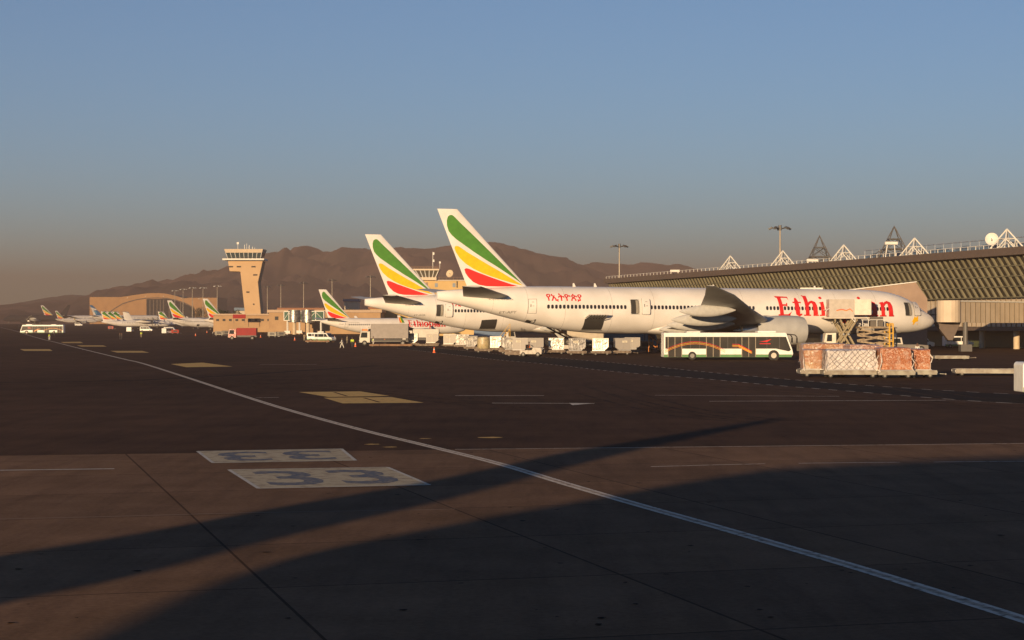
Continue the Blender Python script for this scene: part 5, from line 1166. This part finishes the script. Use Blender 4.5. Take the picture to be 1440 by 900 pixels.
x, y, z = P3(1199, 531.5); dolly((x, y + 1.4, z), R(-1), 4.0, 2.6, .5, 'grey dolly under the white netted pallet', DOLG)
load((x, y + 1.4, z + .55), R(-1), 3.75, 2.3, 1.45, WRAPW, 'white wrapped pallet tied with a dark rope net in the cargo line', True, 7)
x, y, z = P3(1262, 532); dolly((x, y + 1.4, z), R(-1), 2.6, 2.6, .5, 'grey dolly under the wider orange carton pallet', DOLG)
load((x - .05, y + 1.5, z + .55), R(1), 2.35, 2.3, 1.62, CART_O, 'tall orange-brown carton pallet right of the white netted one', seed=12, cartons=True)
x, y, z = P3(1300, 531.5); dolly((x - .05, y + 1.6, z), R(-2), 2.1, 2.6, .5, 'grey dolly under the rightmost orange carton pallet', DOLG)
load((x - .1, y + 1.9, z + .55), R(-4), 1.6, 2.2, 1.5, CART_O, 'narrow orange-brown carton pallet at the right end of the cargo line', seed=21, cartons=True)
x, y, z = P3(1225, 523); dolly((x, y + 3.5, z), R(2), 3.4, 2.4, .5, 'grey dolly standing in the back row of the cargo line', DOLG)
load((x, y + 3.5, z + .55), R(4), 3.0, 2.1, 1.6, carton_mat('pink_cartons', (.42, .25, .2), (.34, .19, .15), .6), 'pinkish wrapped pallet behind the white netted one', seed=31)
x, y, z = P3(1178, 520); dolly((x, y + 4.5, z), R(2), 4.6, 2.4, .5, 'grey dolly in the back row, behind the tan cartons', DOLG)
load((x - .5, y + 4.5, z + .55), R(1), 4.0, 2.1, 1.62, CART_T, 'long tan carton pallet in the back row behind the left end of the cargo line', seed=41, cartons=True)

# ------------------------------------------------------------------ vehicles
def van(name, loc, yaw, label, body=BUSW, group='white vans and pickups', stripes=False, cat='van', L=4.7, H=1.95, green=False):
    t = empty(name, loc, yaw, label, cat, group); W = 1.8
    prof = [(-L / 2, .35), (L / 2 - .05, .35), (L / 2, .75), (L / 2 - .15, 1.0), (L / 2 - .75, 1.12), (L / 2 - 1.35, H - .06), (L / 2 - 1.6, H), (-L / 2 + .1, H), (-L / 2, H - .12)]
    b = MB().prism(prof, -W / 2, W / 2).build('body', body, t, bevel=.06)
    for y in (-1, 1):
        yy = y * W / 2
        MB().prism([(L / 2 - 1.0, 1.12), (L / 2 - 1.45, H - .2), (L / 2 - 2.0, H - .2), (L / 2 - 2.0, 1.12)], yy - .012, yy + .012).build('door_window', GLASS, b)
        m = MB(); m.bb(-L / 2 + .25, -L / 2 + 1.1, yy - .012, yy + .012, 1.12, H - .2); m.build('side_window', GLASS, b); m = MB(); m.bb(-L / 2 + 1.2, L / 2 - 2.1, yy - .012, yy + .012, 1.12, H - .2); m.build('side_window', GLASS, b)
        if green: m = MB(); m.bb(-L / 2 + .02, L / 2 - .1, yy - .014, yy + .014, .37, .62); m.build('green_skirt', BUSG, b)
        if stripes:
            for k, mt in enumerate((YELL, RED, BUSG)):
                m = MB(); m.prism([(L / 2 - .3, .9 - k * .16), (L / 2 - 1.6, .78 - k * .12), (-L / 2 + .1, 1.0 - k * .12), (-L / 2 + .1, .92 - k * .12), (L / 2 - 1.6, .7 - k * .12), (L / 2 - .3, .80 - k * .16)], yy - .016 - k * .001, yy + .016 + k * .001); m.build('side_stripe', mt, b)
        for x in (-L / 2 + .85, L / 2 - .85): wheel(t, x, y * (W / 2 - .08), .33, .22)
        MB().box((L / 2 - .02, y * .65, .85), (.1, .3, .16)).build('headlight', WMET, t); MB().box((L / 2 - 1.05, y * (W / 2 + .12), 1.2), (.1, .2, .16)).build('mirror', BLACK, t)
    MB().prism([(L / 2 - .78, 1.13), (L / 2 - 1.36, H - .1), (L / 2 - 1.32, H - .08), (L / 2 - .72, 1.13)], -W / 2 + .12, W / 2 - .12).build('windscreen', GLASS, t)
    return t
van('van', P3(1292, 490), R(2), 'pale van in the shade of the terminal, behind the cargo line', M('bus_white')if 0 else BUSW)
van('van', P3(1347, 489.5), R(3), 'white van with a green skirt in front of the terminal columns', green=True)
van('van', P3(1496, 560), R(1), 'white striped van cut off by the right edge of the photo', stripes=True, green=True, L=4.9, H=1.95)
van('pickup_van', P3(447, 480), R(-3), 'pale van with two window bays by the green glazed bridges', green=True)
van('pickup_van', P3(457, 481), R(-30), 'white van with green skirt tucked behind the rusty dolly', green=True)
van('van', P3(676, 486), R(5), 'white van below the belly of the second wide-body'); van('van', P3(206, 466.5), R(0), 'far white van under the left turboprop tails'); van('van', P3(240, 467.5), R(0), 'far white van below the T-tail and the second narrow-body'); van('van', P3(183, 467.5), R(90), 'far small white van left of the yellow vest person')
van('van', P3(237, 470), R(60), 'far grey-white van standing below the half hidden narrow-body'); van('van', P3(111, 458.5), R(0), 'tiny white van at the far end of the apron')
TRW = M('truck_white', (.52, .48, .41), .4); GBOX = M('grey_box', (.24, .215, .20), .55)
def truck(name, loc, yaw, label, boxm, bl=6.5, bz=(1.3, 3.6), cat='truck', cabm=TRW, W=2.4, raised=None, cabh=2.6):
    t = empty(name, loc, yaw, label, cat); x0 = -bl / 2 - .2
    m = MB(); m.bb(-bl / 2, bl / 2 + 2.0, -.45, .45, .7, .95); m.bb(-bl / 2, bl / 2 + .1, -W / 2 + .1, W / 2 - .1, .95, 1.1); m.build('chassis', DSTL, t)
    c = MB().prism([(bl / 2 + .3, .55), (bl / 2 + 2.2, .55), (bl / 2 + 2.25, 1.4), (bl / 2 + 2.0, cabh), (bl / 2 + .3, cabh)], -W / 2 + .1, W / 2 - .1).build('cab', cabm, t, bevel=.07)
    MB().prism([(bl / 2 + 2.255, 1.45), (bl / 2 + 2.03, cabh - .15), (bl / 2 + 2.06, cabh - .15), (bl / 2 + 2.29, 1.45)], -W / 2 + .25, W / 2 - .25).build('windscreen', GLASS, c)
    for y in (-1, 1):
        MB().prism([(bl / 2 + .8, 1.45), (bl / 2 + 2.05, 1.45), (bl / 2 + 1.85, cabh - .2), (bl / 2 + .8, cabh - .2)], y * (W / 2 - .1) - .012, y * (W / 2 - .1) + .012).build('door_window', GLASS, c)
        for x in (-bl / 2 + 1.0, bl / 2 + 1.3): wheel(t, x, y * (W / 2 - .2), .48, .3)
        MB().box((bl / 2 + 2.27, y * .8, .9), (.06, .35, .2)).build('headlight', WMET, t)
    MB().box((bl / 2 + 2.28, 0, .62), (.14, W - .3, .22)).build('bumper', DGREY, t)
    if raised is None: MB().bb(-bl / 2, bl / 2 + .2, -W / 2, W / 2, *bz).build('box_body', boxm, t, bevel=.03)
    return t
t = truck('catering_truck', P3(549, 486), R(180), 'truck with a tall plain grey box and white cab, parked under the second wide-body tail', GBOX, 6.6, (1.3, 3.95))
m = MB(); m.tube([(4.0, -1, 2.7), (4.0, -1, 3.5), (5.2, -1, 3.5), (5.2, -1, 2.7)], .05); m.tube([(4.0, 1, 2.7), (4.0, 1, 3.5), (5.2, 1, 3.5), (5.2, 1, 2.7)], .05); m.bar((4.6, -1, 3.5), (4.6, 1, 3.5), .05); m.build('cab_railing', WMET, t)
MB().box((4.6, 0, 2.85), (1.0, 1.2, .3)).build('warning_cover', COR, t)
t = truck('red_truck', P3(348, 478), R(180), 'low red tank truck with a speckled white front left of the green bridges', M('truck_red', (.26, .010, .010), .7), 4.6, (1.1, 2.9), cabm=M('speckled', (.62, .48, .40), .5, 0, (.45, .06, .04), 3))
truck('box_truck', P3(600, 483), R(180), 'pale box truck parked behind the dull silver containers', TRW, 5.0, (1.2, 2.9)); truck('box_truck', P3(688, 483.5), R(0), 'blue box truck below the belly of the second wide-body', M('truck_blue', (.06, .12, .22), .5), 6, (1.2, 3.2))
truck('box_truck', P3(876, 491), R(0), 'teal fuel truck in the shade under the belly of the nearest airliner', M('truck_teal', (.05, .12, .13), .5), 6.0, (1.2, 3.0), cabm=M('truck_teal', (.05, .12, .13)))
truck('box_truck', P3(828, 490), R(0), 'cream box truck behind the containers, under the hold door of the nearest airliner', M('truck_cream', (.42, .36, .27), .5), 7.0, (1.1, 3.1))
# baggage tug with driver
x, y, z = P3(747, 501.5); t = empty('baggage_tug', (x, y, z), R(-12), 'small silver-white baggage tug in front of the dull containers', 'tug')
MB().prism([(-1.3, .3), (1.4, .3), (1.45, .75), (1.3, 1.1), (.35, 1.15), (.2, .8), (-1.3, .8)], -.7, .7).build('body', M('tug_white', (.42, .38, .32), .5, 0, (.24, .21, .18), 3), t, bevel=.04)
m = MB()
for k in range(4): m.box((1.46, -.45 + .3 * k, .7), (.03, .16, .4))
m.build('grille', DGREY, t); MB().box((-.25, .0, .95), (.5, 1.1, .18)).build('seat', BLACK, t); MB().box((-.55, 0, 1.2), (.1, 1.1, .5)).build('backrest', BLACK, t)
m = MB(); m.bar((.4, -.25, 1.1), (.1, -.25, 1.35), .03); m.bar((.1, -.25, 1.33), (.12, -.25, 1.37), .2, 12); m.build('steering_wheel', BLACK, t)
for xx in (-.85, .95):
    for s in (-1, 1): wheel(t, xx, s * .62, .28, .2)
    for s in (-1, 1): MB().box((1.44, s * .5, .95), (.06, .16, .12)).build('headlight', WMET, t) if xx > 0 else None
person((x - .28, y - .0, z + .60), R(-12), 'driver in an orange vest sitting on the baggage tug', CDK, CDK, 'sit', COR)
x2, y2, z2 = P3(724, 501); dolly((x2, y2, z2), R(-6), 2.2, 1.5, .45, 'empty wire-sided dolly towed by the baggage tug')

# raised catering lift at the nose of the nearest airliner
x, y, z = P3(1194, 499); y = 259.0; x = PX(1194, 256); t = empty('catering_lift', (x, y - 3.0, z), 0, 'high-lift truck with its cream box raised over crossed scissor legs against the red title', 'high-lift truck'); yl = y - 3.0
s_ = yl / FPX; lx = lambda px: PX(px, yl) - x; lz = lambda py: PZ(py, yl) - z
m = MB(); m.bb(lx(1166), lx(1232), -1.2, 1.2, .75, 1.15); m.build('chassis', DSTL, t)
CREAM = M('lift_cream', (.56, .49, .40), .5); 
b = MB().bb(lx(1164), lx(1199), -1.25, 1.25, lz(446), lz(421)).build('box_body', M('lift_grey', (.46, .41, .35), .5), t, bevel=.03)
w = MB().bb(lx(1199.3), lx(1223), -1.2, 1.2, lz(443), lz(421)).build('white_cabin', M('lift_white', (.68, .62, .52), .45), t, bevel=.03)
m = MB(); m.bb(lx(1157), lx(1225), -1.3, 1.3, lz(448), lz(446) - .01); m.build('platform', CREAM, t)
m = MB(); m.tube([(lx(1158), -1.3, lz(446)), (lx(1160), -1.3, lz(436)), (lx(1164), -1.3, lz(434))], .05); m.tube([(lx(1158), 1.3, lz(446)), (lx(1160), 1.3, lz(436)), (lx(1164), 1.3, lz(434))], .05); m.bar((lx(1160), -1.3, lz(436)), (lx(1160), 1.3, lz(436)), .05)
for px in (1200, 1222): m.bar((lx(px), -1.3, lz(446)), (lx(px), -1.3, lz(453)), .07); m.bar((lx(px - 6), -1.25, lz(446)), (lx(px), -1.3, lz(453)), .05)
m.build('platform_railing', WMET, t)
for k, mt in enumerate((RED, OR)):
    m = MB(); pts = [(1174, 436), (1181, 434.5), (1188, 436), (1193, 433.8), (1197, 437.5)]
    for (a, c), (d, e) in zip(pts, pts[1:]): m.add([(lx(a), -1.262 - k * .002, lz(c + k * .8)), (lx(d), -1.262 - k * .002, lz(e + k * .8)), (lx(d), -1.262 - k * .002, lz(e + k * .8 + .8)), (lx(a), -1.262 - k * .002, lz(c + k * .8 + .8))], [(0, 1, 2, 3)])
    m.build('side_stripe', mt, b)
SCI = M('scissor_olive', (.26, .21, .12), .5)
for yy in (-1.0, 1.0):
    for (a, c), (d, e) in (((1172, 449), (1196, 490)), ((1196, 449), (1169, 490)), ((1180, 449), (1203, 490)), ((1204, 449), (1176, 490))):
        dx, dz = lx(d) - lx(a), lz(e) - lz(c); L_ = math.hypot(dx, dz); MB().box(((lx(a) + lx(d)) / 2, yy + (.12 if a < d else -.12) + (.3 if a in (1180, 1204) else 0), (lz(c) + lz(e)) / 2), (L_, .14, .24), 0, 0, -math.atan2(dz, dx)).build('scissor_leg', SCI, t)
m = MB(); m.bar((lx(1184), -1.3, lz(470)), (lx(1184), 1.3, lz(470)), .13); m.bar((lx(1191), -1.3, lz(470)), (lx(1191), 1.3, lz(470)), .13); m.build('scissor_pin', STEEL, t)
for k in range(3): m = MB(); cxx = 1166 + k * 4; m.tube([(lx(cxx), -1.2, lz(448)), (lx(cxx + .5), -1.25, lz(454)), (lx(cxx + 2), -1.25, lz(456)), (lx(cxx + 3.5), -1.2, lz(453)), (lx(cxx + 4), -1.2, lz(448))], .035); m.build('hanging_hose', BLACK, t)
c = MB().prism([(lx(1157), .6), (lx(1157), 1.5), (lx(1159.5), 2.7), (lx(1174), 2.75), (lx(1174), .6)], -1.15, 1.15).build('cab', M('lift_white', (.68, .62, .52)), t, bevel=.06)
MB().prism([(lx(1160.5), 1.6), (lx(1161.5), 2.5), (lx(1168), 2.5), (lx(1168), 1.6)], -1.17, -1.14).build('door_window', GLASS, c)
for px in (1163, 1186, 1226):
    for s in (-1, 1): wheel(t, lx(px), s * 1.05, .48, .3)
# cargo loader
yl = 255.2; x = PX(1230, yl); z = 0; t = empty('cargo_loader', (x, yl, z), 0, 'cargo loader with stacked tan scissor arms and yellow guard posts at the forward hold', 'cargo loader')
lx = lambda px: PX(px, yl) - x; lz = lambda py: PZ(py, yl) - z
MB().bb(lx(1204), lx(1258), -1.6, 1.6, .45, .85).build('base_frame', M('loader_tan', (.40, .30, .17), .6), t)
for yy in (-1.4, 1.4):
    for lv in range(3):
        z0, z1 = .9 + lv * .8, 1.6 + lv * .8
        for a, d in ((1208, 1250), (1250, 1208)):
            dx, dz = lx(d) - lx(a), z1 - z0; L_ = math.hypot(dx, dz); MB().box((0 + (lx(a) + lx(d)) / 2, yy + (.1 if a < d else -.1), (z0 + z1) / 2), (L_, .15, .22), 0, 0, -math.atan2(dz, dx)).build('scissor_arm', M('arm_tan', (.34, .26, .16), .6, 0, (.16, .12, .08), 3), t)
MB().bb(lx(1206), lx(1252), -1.6, 1.6, 3.35, 3.6).build('lift_platform', M('arm_tan', (.50, .40, .26)), t)
MB().bb(lx(1222), lx(1240), -1.0, .8, 3.61, 4.9).build('operator_console', M('loader_dark', (.10, .085, .07), .6), t)
YP = M('guard_yellow', (.62, .36, .05), .5)
m = MB()
for px in (1247.5, 1252.5):
    for yy in (-1.65, 1.65): m.bar((lx(px), yy, .45), (lx(px), yy, lz(455)), .11, 6)
for zz in (1.6, 2.7, 3.8, lz(455)):
    for yy in (-1.65, 1.65): m.bar((lx(1247.5), yy, zz), (lx(1252.5), yy, zz), .08, 6)
m.build('guard_post', YP, t)
m = MB()
for px in (1210, 1218, 1230, 1241): m.bar((lx(px), -1.62, 3.6), (lx(px), -1.62, 4.5), .05)
m.bar((lx(1208), -1.62, 4.5), (lx(1244), -1.62, 4.5), .05); m.build('guard_rail', WMET, t)
for px in (1209, 1252):
    for s in (-1, 1): wheel(t, lx(px), s * 1.35, .38, .3)
# pushback tractor at the nose gear
x, y, z = P3(1272, 496); t = empty('pushback_tractor', (x, y - 1, z), 0, 'low dark pushback tractor with a pale cab at the nose wheels', 'tractor')
MB().prism([(-2.8, .35), (2.8, .35), (2.8, 1.05), (1.6, 1.15), (-2.8, 1.15)], -1.3, 1.3).build('body', M('tug_grey', (.16, .14, .12), .6), t, bevel=.05)
c = MB().prism([(-2.4, 1.16), (-.6, 1.16), (-.8, 2.1), (-2.3, 2.1)], -1.0, 1.0).build('cab', TRW, t, bevel=.05); MB().prism([(-2.2, 1.35), (-.9, 1.35), (-1.0, 1.95), (-2.15, 1.95)], -1.02, -1.0).build('side_window', GLASS, c)
for xx in (-1.8, 1.8):
    for s in (-1, 1): wheel(t, xx, s * 1.15, .5, .35)
for k, (px, py, lb, v) in enumerate(((1187, 507, 'person in yellow vest standing behind the white netted pallet', CHV), (1231, 505, 'person in yellow vest at the foot of the cargo loader', CHV), (1290, 503, 'person in white at the right of the pushback tractor', None))): person(P3(px, py), R(40 * k), lb, CW if v is None else CKH, CKH, 'stand', v)
gt = empty('service_gantry', (PX(1141, 292), 292, 0), 0, 'white gantry frame showing just above the roof of the nearest airliner', 'gantry'); m = MB(); gh = PZ(404.5, 292)
for xx in (-1.6, 1.6): m.bb(xx - .12, xx + .12, -.12, .12, 0, gh - .32)
m.build('post', WMET, gt); MB().bb(-1.75, 1.75, -.15, .15, gh - .31, gh).build('cross_beam', WMET, gt)
# belt loader with orange rails, orange steps
x, y, z = P3(797, 494); t = empty('belt_loader', (x, y, z), R(8), 'belt loader with orange rails leaning up to the aft hold of the nearest airliner', 'belt loader')
MB().bb(-2.5, 2.5, -.8, .8, .35, .9).build('chassis', TRW, t, bevel=.04)
bl_ = MB().box((-.2, 1.2, 2.15), (5.6, .8, .18), 0, 0, R(28)).build('belt', BLACK, t)
OP = M('rail_orange', (.68, .26, .07), .5)
m = MB()
for yy in (.75, 1.65):
    m.bar((2.2, yy, 1.3), (-2.6, yy, 3.9), .06)
    for k in range(6): m.bar((1.9 - k * .85, yy, .95 + k * .46), (1.6 - k * .85, yy, 1.75 + k * .46), .05)
m.build('rail', OP, bl_)
for xx in (-1.6, 1.6):
    for s in (-1, 1): wheel(t, xx, s * .7, .35, .22)
def steps(px, py, h, w, label, yaw, mat=OP):
    x, y, z = P3(px, py); t = empty('maintenance_steps', (x, y, z), yaw, label, 'steps'); n = 7
    for k in range(n): MB().box((-w / 2 + w * (k + .5) / n, 0, h * (k + 1) / n), (w / n + .05, .8, .05)).build('tread', mat, t)
    m = MB()
    for yy in (-.42, .42):
        m.bar((-w / 2, yy, .1), (w / 2, yy, h), .05); m.bar((-w / 2, yy, 1.0), (w / 2, yy, h + .95), .035)
        for k in range(4): m.bar((-w / 2 + w * k / 3, yy, .1 + (h - .1) * k / 3), (-w / 2 + w * k / 3, yy, 1.0 + (h - .05) * k / 3), .035)
        m.bar((w / 2, yy, 0), (w / 2, yy, h), .05)
    m.build('frame', mat, t)
    for s in (-1, 1): wheel(t, w / 2 - .3, s * .4, .14, .08); wheel(t, -w / 2 + .3, s * .4, .14, .08)
steps(921, 495, 1.35, 1.7, 'orange maintenance steps just left of the apron bus', R(180))
steps(707, 489, 3.0, 2.4, 'yellow steps under the front belly of the second wide-body', 0, YP)
# ------------------------------------------------------------------ green glazed bridges
GG = M('green_glazing', (.03, .12, .075), .2, 0, (.02, .06, .04), .6)
def green_bridge(px0, px1, D, label, drum):
    g = gz(D); x0, x1 = PX(px0, D), PX(px1, D); t = empty('glazed_boarding_bridge', ((x0 + x1) / 2, D, g), 0, label, 'boarding bridge', 'green glazed boarding bridges'); w = (x1 - x0) / 2
    tn = MB().bb(-w, w, -1.4, 1.4, 4.5, 7.2).build('tunnel', GG, t)
    m = MB(); k = -w
    while k <= w + .01:
        m.bb(k - .10, k + .10, -1.46, 1.46, 4.4, 7.3); k += 2 * w / max(2, round(w))
    for zz in (4.4, 7.2): m.bb(-w, w, -1.5, 1.5, zz, zz + .22)
    m.bar((-w, -1.47, 4.6), (0, -1.47, 7.1), .08); m.bar((0, -1.47, 7.1), (w, -1.47, 4.6), .08); m.build('frame', WMET, tn)
    m = MB(); m.bar((drum * w, 0, 3.9), (drum * w, 0, 7.8), 2.0, 20); m.build('rotunda', ALU, t, True)
    m = MB(); m.bar((drum * w, 0, 0), (drum * w, 0, 3.9), .6, 12); m.build('column', CONCR, t)
    m = MB(); m.bar((-drum * (w - 1), -.9, 0), (-drum * (w - 1), -.9, 4.4), .2); m.bar((-drum * (w - 1), .9, 0), (-drum * (w - 1), .9, 4.4), .2); m.bb(-drum * (w - 1) - .9, -drum * (w - 1) + .9, -1.2, 1.2, .3, 1.2); m.build('drive_leg', WMET, t)
green_bridge(400, 414, 600, 'short green glazed bridge at the nose of the narrow-body with the full title', 1); green_bridge(433, 456, 575, 'green glazed bridge just left of the striped tail behind the trucks', -1); green_bridge(417, 433, 615, 'green glazed bridge between the two others, mostly hidden by its silver drum', 1)
# far apron clutter under the aircraft: ground power units and trolleys
k = 0
for px, py, lb in ((383, 474.5, 'grey ground power unit right of the red truck'), (395, 474, 'grey ground power unit second right of the red truck'), (440, 477, 'grey ground power unit left of the pale van by the bridges'), (318, 472, 'grey ground power unit under the half hidden narrow-body wing'), (308, 473, 'grey ground power unit left of the red truck'),
                   (905, 494, 'grey ground power unit left of the orange maintenance steps'), (1150, 497, 'grey ground power unit right of the apron bus'), (640, 484, 'grey ground power unit behind the flat dollies'), (1135, 498, 'grey ground power unit under the engine, beside the bus front'), (156, 463.5, 'red ground power unit below the left turboprops'), (246, 470, 'red ground power unit below the second narrow-body')):
    x, y, z = P3(px, py); t = empty('ground_power_unit', (x, y, z), R(k * 17 % 30), lb, 'power unit', 'ground power units'); k += 1
    MB().prism([(-1.2, .4), (1.2, .4), (1.2, 1.3), (.9, 1.5), (-1.2, 1.5)], -.65, .65).build('housing', M('unit_red', (.40, .05, .03), .5) if lb.startswith('red') else DOLG, t, bevel=.04)
    m = MB(); m.box((0, -.66, .95), (1.2, .02, .5)); m.build('grille', DGREY, t); m = MB(); m.bar((1.2, 0, .45), (2.1, 0, .3), .04); m.build('tow_bar', STEEL, t)
    for xx in (-.8, .8):
        for s in (-1, 1): wheel(t, xx, s * .55, .22, .15)
